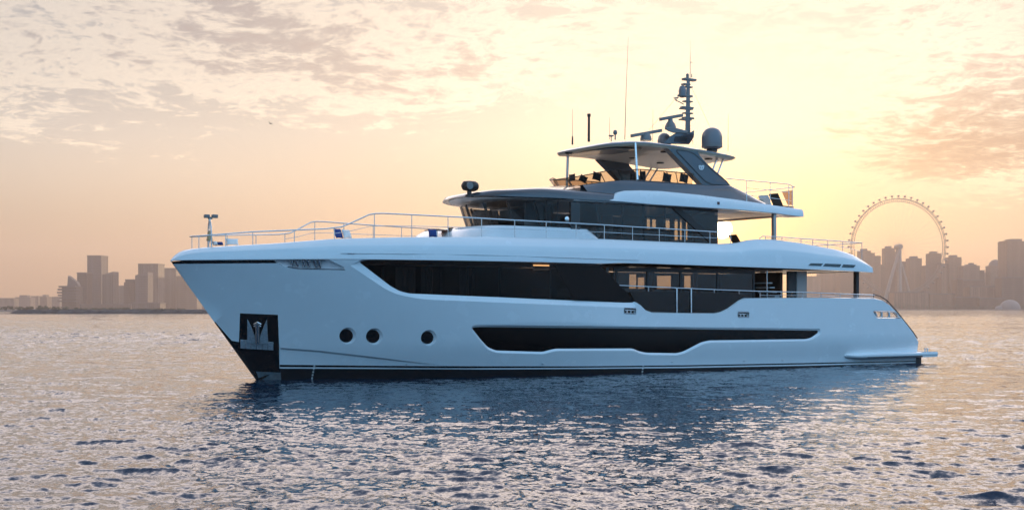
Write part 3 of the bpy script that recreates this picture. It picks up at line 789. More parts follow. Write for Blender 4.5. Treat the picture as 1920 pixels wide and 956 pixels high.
for s in (1, -1):
    gl.grid([[(a[0], a[1]*s, 7.10) for a in pt[:23]], [(b_[0], b_[1]*s, 5.93) for b_ in pl[:23]]])
gl.build('wheelhouse_glass', g_house, yacht, smooth=60, fix=False)
xw = pt[22][0]
panel_xz('wheelhouse_side_glass', [[(x_post1, 5.93), (min(xw, pl[22][0]), 5.93), (xw, 7.10), (x_post1, 7.10)]], YU, g_house, .02, yacht)
panel_xz('upper_saloon_glass', [[(x_aft, 4.64), (x_post0, 4.64), (x_post0, 7.12), (x_aft, 7.12)]], YU, g_house, .02, yacht)
MB().box(x_post0, x_post1, YU-.08, YU+.02, 4.64, 7.12).build('window_post', black, yacht)
for t in (3, 9, 14, 19):
    for s in (1, -1):
        a, b_ = pt[t], pl[t]
        MB().tube([(a[0]-.05, a[1]*s*.985, 7.1), (b_[0]-.05, b_[1]*s*.985, 5.93)], .055, 6).build('windscreen_mullion', rubber, yacht, smooth=60)
for px in (1119, 1168, 1208, 1248):
    X = S(px, 420, YU)[0]; MB().box(X-.025, X+.025, YU-.06, YU-.022, 4.64, 7.1).build('window_mullion', rubber, yacht)
for px in (1026, 1047):
    X = S(px, 400, YU)[0]; MB().box(X-.012, X+.012, YU-.05, YU-.022, 5.93, 7.1).build('window_mullion', rubber, yacht)
hz = lambda X: zt_side(X)
xs = np.linspace(x_aft, xw, 14)
MB().prism([(x, YU+.012, hz(x)-.02) for x in xs]+[(x, YU+.012, 7.22) for x in xs[::-1]], [(x, YU-.05, hz(x)-.02) for x in xs]+[(x, YU-.05, 7.22) for x in xs[::-1]]).build('window_header', rubber, yacht)
br = [(1262, 391), (1278, 392), (1344, 449), (1344, 457.5), (1335, 457.5)]
panel('diagonal_brace', br, YU+.05, rubber, .09)
panel('aft_wall', [(1298, 400), (1346, 404), (1346, 460), (1298, 460)], YU-.06, mat('bronze_panel', (.16, .11, .08), .3, coat=.5), .05)
xd = S(1062, 411, YU)[0]; zd = S(1062, 411, YU)[1]
MB().lathe([(.02, -.01), (.11, -.01), (.11, .02), (.09, .03)], (xd, YU+.03, zd), 18, 'y').build('door_vent', steel, yacht, smooth=40)
MB().tube([(xd-.06, YU+.05, zd-.12), (xd-.2, YU+.05, zd-.25)], .02, 6).build('door_handle', steel, yacht)
# inner walls of the upper deck with windows right through to the far side
far = [pxbox(1213, 1221, 408, 429), pxbox(1223, 1232, 411, 428), pxbox(1247, 1258, 410, 431), pxbox(1265, 1273, 411, 450), pxbox(1275, 1282, 411, 450), pxbox(1286, 1291, 413, 450), pxbox(934, 944, 395, 404)]
x_if = 22.6
lo = [(x_aft+.05, 4.64), (x_if, 4.64), (x_if, 7.1), (x_aft+.05, 7.1)]
panel_xz('inner_wall', [lo]+[[S(px, py, -YU+.08) for px, py in h] for h in far[-1:]], -YU+.08, interior, .05, yacht)
MB().box(x_post-.1, x_post+.05, -YU+.1, 1.2, 4.64, 7.1).build('cabin_bulkhead', interior, yacht)
def SX(px, py, X):
    d = Vector(((px-CX)/FPX, 1, -(py-HY)/FPX)); c = Vector((0, 0, CAMH))
    p = c+d*((X-(c-OV).dot(Fv))/d.dot(Fv))-OV
    return p.dot(Pv), p.z
o = panel_xz('aft_bulkhead', [[(-YU+.1, 4.64), (YU-.1, 4.64), (YU-.1, 7.1), (-YU+.1, 7.1)]]+[[SX(px, py, x_aft+.1) for px, py in h] for h in far[:-1]], 0, walnut, .08, yacht)
o.rotation_euler = (0, 0, PI/2); o.location = (x_aft+.1, 0, 0)
MB().box(XLO-2.6, XLO-1.2, -1.9, 1.9, 4.7, 6.12).build('helm_console', interior, yacht, bevel=.08)
for s in (1.0, -1.0):
    MB().box(XLO-3.7, XLO-3.5, s-.33, s+.33, 5.5, 6.75).box(XLO-3.7, XLO-3.1, s-.33, s+.33, 5.3, 5.5).build('helm_chair', interior, yacht, bevel=.06)
MB().box(17.0, 19.0, .4, 1.6, 4.64, 5.5).build('saloon_sofa', charcoal, yacht, bevel=.06)
cab = mat('cladding_reflection', (.30, .33, .34), .5)
for px0, px1, y0, y1, yy in [(985, 1020, 380, 424, 1.2), (1094, 1124, 386, 416, -1.5), (1168, 1206, 392, 445, -2.2), (1128, 1150, 384, 440, -2.4)]:  # the first panel stands in for a bright teal reflection in the glass
    p0, p1 = S(px0, y0, yy), S(px1, y1, yy); MB().box(p1[0], p0[0], yy-.1, yy, p1[1], p0[1]).build('cabinet_reflection', cab, yacht, bevel=.02)
# trunk
YT = 3.06
zt_tr = 5.96
trp = plan(26.5, YT, 1.5, 4.0, aft=S(1100, 430, YT)[0])
trt = plan(trp[0][0]-.8, YT-.1, 1.5, 4.0, aft=S(1100, 430, YT)[0])
x_e = S(1132, 448, YT)[0]
tk = MB(); rows = []
for i in range(len(trp)):
    a, b_ = trp[i], trt[i]
    rows.append([(a[0], a[1], 4.6), (a[0]*.65+b_[0]*.35, a[1]*.8+b_[1]*.2, 5.45), (a[0]*.28+b_[0]*.72, a[1]*.4+b_[1]*.6, 5.82), (b_[0]-.04, b_[1]-.02, 5.98), (b_[0]-.2, b_[1]*.975, 6.03), (b_[0]-1.4, b_[1]*.8, 6.02)])
rows.append([(x_e-.2, YT, 4.6), (x_e-.1, YT, 4.9), (x_e-.05, YT-.02, 5.3), (x_e-.02, YT-.05, 5.42), (x_e, YT-.12, 5.46), (x_e, YT-.6, 5.46)])
tk.grid(rows).mirror().build('house_trunk', white, yacht, smooth=35)
for px0, px1, y0, y1 in [(954, 1000, 432.5, 445), (1000, 1050, 433.5, 447), (1050, 1098, 434.5, 448)]:   # lockers cut in the trunk side
    p0, p1 = S(px0, y0, YT), S(px1, y0, YT)
    MB().tube([(p0[0], YT+.0, 4.9), (p0[0], YT-.02, 5.42), (p1[0], YT-.02, 5.42)], .008, 5).build('locker_seam', dullsteel, yacht)
# foredeck seating block ahead of the trunk
MB().box(29.6, 32.6, -1.5, 1.5, 4.6, 5.0).build('sunpad_base', white2, yacht, bevel=.08)
MB().box(33.4, 35.2, -.85, .85, 4.6, 4.93).build('bow_seat', white2, yacht, bevel=.08)

# ---------------------------------------------------------------- flybridge: dark visor and roof, white side fascia, coaming
YV = 3.38
XV = fit_front(829.5, 7.2, YV, 4.6, 2.3)
x_wh = S(1143, 377, YV)[0]
vb = plan(XV, YV, 4.6, 2.3, aft=x_wh-1.2)
fz_b = interp([S(px, py, YV) for px, py in [(985, 368.7), (1050, 371.5), (1143, 377), (1220, 384)]])
cz = interp([(26, 7.36), (XV, 7.40), (24.5, 7.58), (23.4, 7.70), (22.5, 7.78), (20.1, 8.05), (18.5, 8.10)])
def roofz(X, y):
    e = fz_b(X)+.14*(1-min(1, abs(y)/YV)**2)+.09+.26*sm((XV-X)/2.6); k = min(1, abs(y)/3.05)
    return cz(X)+(e-cz(X))*k*k
rows = []
for (x, y) in vb:
    k = y/YV; z0 = fz_b(x)+.14*(1-k*k); xc = x-.9*(1-k)-.1
    r_ = [(x-1.1*(1-k)-.05, max(0, y-.45), z0), (x, y, z0), (x-.01, y, z0+.03)]
    zt1 = roofz(x-.25*(1-k)-.04, y*.91); r_.append((x-.12*(1-k)-.02, y*.965, z0+.03+(zt1-z0-.03)*.72))
    for f in (.91, .86, .75, .6, .45, .3, .15, 0):
        xx = x-(.25+3.0*(.91-f))*(1-k)-.04; r_.append((xx, y*f, roofz(xx, y*f)))
    rows.append(r_)
vm = MB().grid(rows).mirror(); vm.build('visor_roof', slate, yacht, smooth=40)
vs = [(x-.06, max(0, y-.42), fz_b(x)+.14*(1-(y/YV)**2)-.012) for x, y in vb]
MB().grid([vs, [(x, -y, z) for x, y, z in vs]]).build('visor_soffit', white2, yacht)
# white fascia
f_lo = [(1141.5, 377.3), (1180, 380.3), (1220, 384), (1300, 389), (1380, 393.8), (1452, 400.5), (1484, 405), (1496, 406)]
f_hi = [(1143, 376.6), (1151, 367), (1160, 360.5), (1172, 357.6), (1200, 357), (1240, 358.2), (1310, 365), (1380, 374), (1450, 384.5), (1507, 393)]
lo3 = [(*S(px, py, YV), YV) for px, py in f_lo]; hi3 = [(*S(px, py, YV-.1), YV-.1) for px, py in f_hi]
flo = interp([(p[0], p[1]) for p in lo3]); fhi = interp([(p[0], p[1]) for p in hi3])
xs = sorted(set([round(float(v), 3) for v in np.linspace(hi3[-1][0]+.12, lo3[0][0], 26)]+[round(p[0], 3) for p in hi3[1:-1]]))
rows = []
for X in xs:
    zl, zh = flo(X), max(fhi(X), flo(X)+.02); tp = 1.0 if X > 9.4 else sm((X-hi3[-1][0]+.3)/1.4)*.9+.1
    rows.append([(X, YV-1.0, zl+.02), (X, YV-.03, zl), (X, YV+.012, zl+.03*tp), (X, YV+.012-.02*tp, zl+(zh-zl)*.5), (X, YV-.07, zh-.06*tp), (X, YV-.11, zh-.01), (X, YV-.16, zh+.003), (X, YV-.30, zh-.0), (X, YV-.32, zh-.12)])
fm = MB().grid(rows); fm.f.append(tuple(range(9))); fm.mirror().build('flybridge_fascia', white, yacht, smooth=35)
# deck of the flybridge, and the aft soffit, coloured with warm bounce light
x_t = hi3[-1][0]
MB().box(x_t+.3, 21.5, -YV+.12, YV-.12, 7.13, 7.2).build('flybridge_deck', white2, yacht)
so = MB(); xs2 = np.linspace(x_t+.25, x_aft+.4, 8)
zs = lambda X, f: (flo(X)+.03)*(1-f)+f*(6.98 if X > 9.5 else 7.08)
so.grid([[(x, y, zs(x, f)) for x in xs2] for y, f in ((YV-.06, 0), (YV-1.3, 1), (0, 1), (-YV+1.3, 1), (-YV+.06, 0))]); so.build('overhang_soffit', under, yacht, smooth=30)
MB().box(x_t+.25, x_t+.4, -YV+.1, YV-.1, 7.0, 7.28).build('deck_edge', white, yacht, bevel=.03)
X, z = S(1347, 381, YV); MB().box(X-.06, X+.06, YV-.05, YV+.03, z-.06, z+.06).build('side_light', mat('lamp_housing', (.10, .04, .04), .3), yacht, bevel=.01)
# coaming
YC = 2.74
c_hi = [(1092, 347), (1110, 345), (1135, 341), (1160, 338), (1178, 337), (1240, 340.5), (1300, 345), (1330, 347.5), (1368, 347.5), (1384, 355), (1400, 363), (1415, 371), (1431, 379)]
c3 = [S(px, py, YC) for px, py in c_hi]; chi = interp(c3)
rows = []
for X in np.linspace(c3[-1][0], c3[0][0], 36):
    zb_ = (fhi(X)-.05) if X < hi3[2][0] else fz_b(X)+.30
    zh = max(chi(X), zb_+.02)
    rows.append([(X, YV-.22, zb_-.05), (X, YV-.24, zb_+.02), (X, YC+.14, zb_+(zh-zb_)*.72), (X, YC+.05, zh-.03), (X, YC, zh), (X, YC-.12, zh), (X, YC-.14, zh-.1), (X, YC-.14, 7.2)])
MB().grid(rows).mirror().build('flybridge_coaming', slate, yacht, smooth=40)
# smoked windscreen with its rim and mullions
XWt = fit_front(1030.5, 8.45, YC+.02, 3.4, 2.6); XWb = fit_front(1043, 8.0, YC-.08, 3.4, 2.6)
x_we = S(1300, 326, YC)[0]
wt_ = plan(XWt, YC+.02, 3.4, 2.6, aft=x_we); wb_ = plan(XWb, YC-.08, 3.4, 2.6, aft=x_we)
wz = interp([(XWt, 8.42), (XWt-1.2, 8.60)]+[S(px, py, YC) for px, py in [(1130, 314.5), (1165, 315), (1200, 317), (1290, 325)]])
wzb = lambda X, y: max((chi(X)-.02) if X < c3[0][0]-.1 else 0, roofz(X, y)-.03 if X > 18.5 else 0)
top = [(x, y, wz(x)) for x, y in wt_]; bot = [(x, y, min(wzb(x, y), wz(x)-.2)) for x, y in wb_]
gm_ = MB()
for s in (1, -1): gm_.grid([[(x, y*s, z) for x, y, z in top], [(x, y*s, z) for x, y, z in bot]])
ws = gm_.build('flybridge_windscreen', g_smoke, yacht, smooth=60, fix=False)
full = [(x, -y, z) for x, y, z in top[::-1]]+top[1:]
MB().tube(full, .022, 6).build('windscreen_rim', rubber, ws, smooth=60)
fullb = [(x, -y, z) for x, y, z in bot[::-1]]+bot[1:]
MB().tube(fullb, .03, 6).build('windscreen_sill', rubber, ws, smooth=60)
for k in (0, 5, 10, 14, 18, 22, 24, 26):
    for s in ((1, -1) if k else (1,)):
        a, b_ = top[k], bot[k]; MB().tube([(a[0], a[1]*s, a[2]), (b_[0], b_[1]*s, b_[2])], .02, 6).build('windscreen_post', rubber, ws)
# arch legs and hardtop
leg = [(1252.5, 278), (1309, 284), (1312, 292), (1325, 306.5), (1340, 320), (1355.5, 333), (1371, 349), (1320, 349.5)]
YA = 2.68
arch = panel('arch_leg', leg, YA, slate, .34)
al = [S(px, py, YA) for px, py in leg]; MB().prism([(x, -YA, z) for x, z in al], [(x, -YA+.34, z) for x, z in al]).build('arch_leg', slate, yacht)
inner = rounded([S(px, py, YA) for px, py in [(1268, 282.5), (1290, 285), (1303, 291), (1316, 303.5), (1340, 325), (1362, 341), (1366, 347), (1334, 345), (1322, 339)]], .12, 4)
rim = offset(inner, .045)
panel_xz('arch_panel_rim', [rim, inner], YA+.012, rubber, .012, arch)
panel_xz('arch_panel', [inner], YA+.008, panelp, .008, arch)
def lg(pts): return [S(1315.3+x, 314.4+y, YA+.03) for x, y in pts]
em = rounded(lg([(-5, -4.2), (-2, -4.6), (0, -3.2), (2, -4.6), (5, -4.2), (5.1, -1), (3.8, 3), (1.4, 4.6), (-1.4, 4.6), (-3.8, 3), (-5.1, -1)]), .03, 2)
emb = panel_xz('emblem', [em, lg([(-2.9, -2.0), (-1.2, -1.0), (-1.1, 2.6), (-2.2, 1.9)]), lg([(2.9, -2.0), (1.2, -1.0), (1.1, 2.6), (2.2, 1.9)])], YA+.032, logow, .022, arch)
YHT = 2.66
zht = interp([(22.5, 9.30)]+[S(px, py, YHT) for px, py in [(1085, 274), (1120, 269), (1160, 266), (1190, 265.5), (1220, 267), (1290, 276.5), (1340, 285.5), (1378, 292.5)]])
XH = fit_front(1044.5, 9.42, YHT, 2.6, 3.2); x_ha = S(1379, 292, 2.2)[0]
ho = plan(XH, YHT, 2.6, 3.2, aft=x_ha+.9)+[(x_ha+.45, YHT-.08), (x_ha+.1, YHT-.35), (x_ha, 1.6), (x_ha-.08, 0)]
rows = []
for x, y in ho:
    z = zht(x); c = (17.0, 0.0)
    i1 = (x+(c[0]-x)*.03, y*.97); i2 = (x+(c[0]-x)*.12, y*.88)
    rows.append([(c[0]+(x-c[0])*.05, y*.05, zht(c[0]+(x-c[0])*.05)-.20), (c[0]+(x-c[0])*.55, y*.55, zht(c[0]+(x-c[0])*.55)-.19), (i2[0], i2[1], zht(i2[0])-.18), (i1[0], i1[1], z-.15), (x, y, z-.06), (x, y, z-.015), (i1[0], i1[1], z+.03), (i2[0], i2[1], zht(i2[0])+.07), (c[0]+(x-c[0])*.5, y*.5, zht(c[0]+(x-c[0])*.5)+.11), (c[0]+(x-c[0])*.05, y*.05, zht(c[0])+.12)])
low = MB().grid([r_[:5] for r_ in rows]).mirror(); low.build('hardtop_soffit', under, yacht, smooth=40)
hi_ = MB().grid([r_[4:] for r_ in rows]).mirror(); hi_.build('hardtop', mat('hardtop_grey', (.20, .21, .23), .3, coat=.5), yacht, smooth=40)
ins = rounded([(19.4, -.3), (19.4, 1.6), (18.6, 2.1), (16.9, 2.1), (16.9, -.3)], .3, 4)
MB().prism([(x, y, zht(x)-.215) for x, y in ins], [(x, y, zht(x)-.24) for x, y in ins]).build('soffit_panel', walnut, yacht)
for x, y in [(19.8, .5), (15.6, 1.9), (14.2, 1.9), (13.2, 1.3), (15.4, -.6), (13.6, -.8), (13.0, 1.9)]:
    MB().lathe([(.0, -.03), (.16, -.03), (.18, .0), (.18, .03)], (x, y, zht(x)-.2), 16).build('ceiling_speaker', rubber, yacht)
def strut(p, q, ya, yb, r, m=steel, s=1):
    a, b_ = S(*p, ya), S(*q, yb); return MB().tube([(a[0], ya*s, a[1]), (b_[0], yb*s, b_[1])], r, 10).build('hardtop_post', m, yacht, smooth=40)
for s in (1, -1):
    strut((1191, 268), (1195, 337), 2.5, 2.62, .06, s=s)
    strut((1347, 290), (1336, 320), 2.3, 2.45, .04, s=s); strut((1359, 291), (1346, 325), 2.3, 2.45, .04, s=s)
# pillars under the overhangs
def pillar(px, py0, py1, y, r, m):
    for s in (1, -1):
        a, b_ = S(px, py0, y), S(px, py1, y); MB().box(a[0]-r, a[0]+r, y*s-r, y*s+r, b_[1], a[1]).build('deck_pillar', m, yacht, bevel=.02)
pillar(1451, 399, 452, 3.15, .085, mat('pillar_silver', (.42, .40, .38), .3, metal=.6))
pillar(1605.5, 509, 558, 3.2, .10, rubber)

# ---------------------------------------------------------------- searchlight, bell mast, aerials, mast
def P3(px, py, y=0.0): X, z = S(px, py, y); return Vector((X, y, z))
c = P3(880, 349, .9)
sl = MB().lathe([(.05, c.z-.46), (.19, c.z-.45), (.17, c.z-.36), (.10, c.z-.32), (.09, c.z-.12)], (c.x, c.y, 0), 16).build('searchlight', rubber, yacht, smooth=40)
MB().lathe([(.0, -.38), (.16, -.36), (.21, -.25), (.22, 0), (.19, .25), (.10, .33), (.0, .34)], (c.x, c.y, c.z), 20, 'x').build('lamp_head', rubber, sl, smooth=40).location = (0, 0, 0)
MB().lathe([(.0, -.02), (.15, -.02), (.15, .02)], (c.x+.1, c.y+.215, c.z), 20, 'y').build('lamp_lens', greyp, sl)
b0 = P3(388, 463, .16); b1 = P3(398.5, 461, -.16)
ztop_ = P3(391, 414, 0).z; cx_ = (b0.x+b1.x)/2; w = .21
bm = MB()
for s in (1, -1):
    bm.tube([(cx_+s*.03, s*.27, 4.75), (cx_+s*.03, s*.26, ztop_-.55), (cx_+s*.03, s*.23, ztop_-.26), (cx_+s*.02, s*.15, ztop_-.09), (cx_, s*.05, ztop_-.01), (cx_, 0, ztop_)], .027, 10)
bell = bm.build('bell_mast', dullsteel, yacht, smooth=40)
MB().lathe([(.0, ztop_-.36), (.05, ztop_-.37), (.085, ztop_-.44), (.10, ztop_-.60), (.13, ztop_-.70), (.15, ztop_-.74), (.0, ztop_-.73)], (cx_, 0, 0), 18).build('ship_bell', brass, bell, smooth=40)
MB().tube([(cx_, 0, ztop_-.05), (cx_, 0, ztop_-.37)], .015, 6).tube([(cx_, 0, ztop_-.73), (cx_, 0, ztop_-.82)], .018, 6).build('bell_clapper', dullsteel, bell)
MB().tube([(cx_, 0, ztop_-.02), (cx_, 0, ztop_+.08)], .05, 10).build('lamp_stalk', steel, bell)
zq = ztop_+.10
MB().box(cx_+.02, cx_+.22, -.06, .10, zq, zq+.13).box(cx_-.30, cx_-.08, -.08, .08, zq+.01, zq+.14).box(cx_-.10, cx_+.06, -.05, .05, zq-.04, zq+.05).build('mast_light', greyp, bell, bevel=.02)
def whip(pts, r0, r1, name='whip_aerial', m=greyp): return MB().tube(pts, r0, 6, r2=r1).build(name, m, yacht, smooth=60)
whip([P3(1171.5, 262, 1.0), P3(1174, 170, 1.0), P3(1178, 70, 1.0)], .018, .005)
whip([P3(1104, 266, 1.6), P3(1104.3, 217, 1.6)], .055, .05, m=rubber); MB().lathe([(.075, 0), (.075, .12)], tuple(P3(1104.3, 219, 1.6)), 10).build('aerial_cap', rubber, yacht)
whip([P3(1073.3, 272, 2.2), P3(1073.5, 205, 2.2)], .012, .005); whip([P3(1073.3, 271, 2.2), P3(1073.4, 256, 2.2)], .04, .03, m=rubber)
whip([P3(1143, 262, .6), P3(1143, 220, .6)], .012, .005)
MB().lathe([(.02, -.2), (.02, 0), (.12, .03), (.12, .07), (.02, .09)], tuple(P3(1146, 257, .6)), 12).build('satnav_aerial', greyp, yacht, smooth=40)
MB().lathe([(.03, -.32), (.03, -.1), (.08, -.08), (.10, .02), (.07, .10), (.0, .13)], tuple(P3(1153.5, 249, .3)), 14).build('ball_aerial', greyp, yacht, smooth=40)
whip([P3(1224, 266, -1.2), P3(1224.3, 205, -1.2)], .013, .005)
whip([P3(1365, 284, 1.0), P3(1365.5, 215, 1.0)], .013, .005)
whip([P3(1243, 262, -1.5), P3(1243.2, 235, -1.5)], .012, .005)
# raised base, tower, rungs
base_px = [(1243, 270), (1256, 256), (1268, 249), (1292, 250), (1302, 244), (1301, 258), (1292, 271)]
MB().prism([tuple(P3(x, y, .45)) for x, y in base_px], [tuple(P3(x, y, -.45)) for x, y in base_px]).build('mast_base', slate, yacht, bevel=.03)
MB().prism([tuple(P3(x, y, .462)) for x, y in [(1266, 256), (1289, 257), (1287, 267), (1264, 266)]], [tuple(P3(x, y, .44)) for x, y in [(1266, 256), (1289, 257), (1287, 267), (1264, 266)]]).build('mast_base_vent', rubber, yacht)
mp = [(1284.5, 252), (1294.5, 252), (1293.6, 148), (1287.5, 146)]
mast = MB().prism([tuple(P3(x, y, .11)) for x, y in mp], [tuple(P3(x, y, -.11)) for x, y in mp]).build('mast_tower', greyp, yacht, bevel=.03)
for x0, x1, y_, t in [(1281, 1303, 148.5, .05), (1280, 1292, 158, .035), (1283, 1296, 163, .03), (1273, 1296, 179, .045), (1278, 1298, 201, .035), (1276, 1297, 203.5, .03), (1281, 1299, 221, .04), (1275, 1294, 224, .03), (1282, 1296, 190, .03), (1282, 1297, 212, .03)]:
    a, b_ = P3(x0, y_), P3(x1, y_); MB().box(b_.x, a.x, -.12, .12, a.z-t, a.z+t).build('mast_crossbar', greyp, mast, bevel=.01)
MB().lathe([(.10, -.28), (.17, -.22), (.18, .05), (.15, .2), (.08, .27), (.0, .29)], tuple(P3(1279.5, 172)), 16).build('camera_dome', radomep, mast, smooth=40)
MB().lathe([(.07, -.12), (.07, .1), (.04, .14)], tuple(P3(1289, 144)), 12).build('mast_lamp', greyp, mast)
o = MB().tube([P3(1294, 150), P3(1294.2, 110), P3(1294, 76)], .016, 6, r2=.005).tube([P3(1294.2, 119), P3(1296.3, 116.5), P3(1298, 118.5)], .012, 5).tube([P3(1297, 146), P3(1297, 139)], .02, 6).build('mast_aerial', greyp, mast)
MB().tube([P3(1282, 196), P3(1275, 192), P3(1267, 188.5), P3(1265.5, 184)], .022, 6).tube([P3(1268, 189), P3(1270, 184)], .02, 6).tube([P3(1263.5, 184.5), P3(1272, 183)], .03, 6).build('wind_vane', greyp, mast)
MB().tube([P3(1266, 186), tuple(P3(1217, 244, .0))], .006, 5).build('stay_wire', greyp, mast)
MB().tube([P3(1296, 163), tuple(P3(1331, 238, .0))], .006, 5).build('stay_wire', greyp, mast)
# two open-array radars
def radar(px0, py0, px1, py1, ped, y):
    a, b_ = P3(px0, py0, y), P3(px1, py1, y); d = (b_-a).normalized(); up_ = Vector((0, 0, 1)); q = []
    r_ = MB().lathe([(.26, ped[2]), (.26, ped[2]+.12), (.22, ped[2]+.25), (.12, ped[2]+.38), (.09, ped[3])], (ped[0], y, 0), 18).build('radar', greyp, yacht, smooth=40)
    n_ = d.cross(up_).normalized()
    A = [a+n_*.09*i+up_*.075*j for i, j in ((-1, -1), (1, -1), (1, 1), (-1, 1))]; B = [b_+n_*.09*i+up_*.075*j for i, j in ((-1, -1), (1, -1), (1, 1), (-1, 1))]
    MB().prism(A, B).build('scanner_bar', mat('scanner_grey', (.22, .20, .19), .45), r_, bevel=.02)
c = P3(1211, 262, .3); radar(1184, 255, 1239.5, 245, (c.x, .3, c.z-.05, P3(1211, 251, .3).z), .3)
c = P3(1257, 243, .2); radar(1238, 224, 1279, 216.5, (c.x, .2, c.z, P3(1258, 221, .2).z), .2)
pp = [(1246, 239), (1262, 238.5), (1290, 246), (1288, 250.5), (1262, 249.5), (1252, 246)]
MB().prism([tuple(P3(x, y, .5)) for x, y in pp], [tuple(P3(x, y, -.2)) for x, y in pp]).build('radar_platform', greyp, yacht, bevel=.03)
c = P3(1245.5, 268, -.6); MB().lathe([(.30, -.1), (.32, .1), (.28, .3), (.17, .42), (.0, .47)], tuple(c), 20).build('small_radome', radomep, yacht, smooth=40)
c = P3(1335, 277, 1.2)
rd = MB().lathe([(.36, -.06), (.43, .0), (.46, .02), (.475, .10), (.475, .48), (.44, .66), (.33, .82), (.16, .91), (.0, .93)], tuple(c), 28).build('satellite_radome', radomep, yacht, smooth=40)
MB().lathe([(.47, .0), (.482, .01), (.482, .10), (.47, .11)], tuple(c), 28).build('radome_base', greyp, rd, smooth=40)
MB().lathe([(.25, -.2), (.25, .0)], tuple(c), 16).build('radome_foot', rubber, rd)
MB().tube([P3(1297, 262, -.3), P3(1299, 265, -.3), P3(1299, 271, -.3)], .02, 6).build('mast_pipe', dullsteel, yacht)
# flybridge aft rail
yf = YV-.25
fa = [(*S(px, py, yf), yf) for px, py in [(1361, 334.5), (1400, 338.5), (1444, 342.3), (1479, 345.5), (1494, 350.5)]]
fa = [(p[0], yf if i < 4 else yf-.15, p[1]) for i, p in enumerate(fa)]
fr_in = [(fa[-1][0]-.05, y, fa[-1][2]) for y in (2.2, 1.0, 0)]
xfa = lambda px: float(np.interp(px, [1361, 1400, 1444, 1479, 1494], [p[0] for p in fa]))
rail('flybridge_rail', fa+fr_in, .022, [xfa(p) for p in (1400, 1444, 1479, 1488)], [(.33, xfa(1488), xfa(1400)), (.66, xfa(1488), xfa(1400))], foot=lambda X: max(7.2, fhi(X)-.02))
e0 = S(1487, 357, yf-.2); e1 = S(1487, 386, yf-.2)
panel('end_screen', [(1466, 359), (1487, 357), (1487, 385), (1477, 384)], yf-.25, g_smoke, .015)

# ---------------------------------------------------------------- far shores: land, breakwater, towers, wheel
def facade(name, base, scale=(3.2, 3.4), glassy=.35, vert=False):
    """wall with rows of window bands"""
    m = bpy.data.materials.new(name); m.use_nodes = True; b = NB(m.node_tree); p = m.node_tree.nodes['Principled BSDF']
    tc = b.n('ShaderNodeTexCoord').outputs['Object']; s = b.n('ShaderNodeSeparateXYZ'); b.put(s.inputs[0], tc)
    u = b.math('ADD', s.outputs[0], s.outputs[1])
    fu = b.math('FRACT', b.math('DIVIDE', u, scale[0])); fv = b.math('FRACT', b.math('DIVIDE', s.outputs[2], scale[1]))
    wu = b.math('GREATER_THAN', fu, .35); wv = b.math('GREATER_THAN', fv, .45)
    w = wu if vert else b.math('MULTIPLY', b.math('ADD', b.math('MULTIPLY', wu, .5), .5), wv)
    big = b.math('GREATER_THAN', b.math('FRACT', b.math('DIVIDE', u, scale[0]*4.3)), .72)
    dark = tuple(c*.6 for c in base)
    c = b.mix(w, (*base, 1), (*dark, 1)); c = b.mix(b.math('MULTIPLY', big, .5), c, (*tuple(min(1, q*1.12) for q in base), 1))
    b.put(p.inputs['Base Color'], c); b.put(p.inputs['Roughness'], b.lin(w, 0, 1, .9, .6)); p.inputs['Specular IOR Level'].default_value = .15
    return m
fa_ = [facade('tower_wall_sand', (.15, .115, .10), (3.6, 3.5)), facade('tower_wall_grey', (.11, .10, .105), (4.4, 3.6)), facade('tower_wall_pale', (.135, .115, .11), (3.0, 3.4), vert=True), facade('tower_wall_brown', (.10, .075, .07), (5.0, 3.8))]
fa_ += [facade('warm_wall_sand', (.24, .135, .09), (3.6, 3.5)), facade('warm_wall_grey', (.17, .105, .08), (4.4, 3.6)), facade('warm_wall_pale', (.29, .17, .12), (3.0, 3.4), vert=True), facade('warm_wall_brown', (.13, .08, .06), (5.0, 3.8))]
roofm = mat('roof_concrete', (.12, .10, .10), .8)
rockm = mat('rock_armour', (.06, .055, .055), .9, nscale=.35, namp=.6)
landm = mat('sandy_ground', (.10, .085, .075), .9, nscale=.02, namp=.3)
LAND_Z = 1.2
def land():
    m_ = MB(); o_ = [(-2600, 1150), (-760, 1080), (-350, 1060), (-60, 1250), (250, 1900), (560, 2120), (900, 2140), (2600, 2050), (2600, 5200), (-2600, 5200)]
    inn = [(x*.998, y+14 if y < 5000 else y-10) for x, y in o_]
    m_.prism([(x, y, -2) for x, y in o_], [(x, y, LAND_Z) for x, y in inn])
    o = m_.build('land', landm); o['kind'] = 'structure'
land()
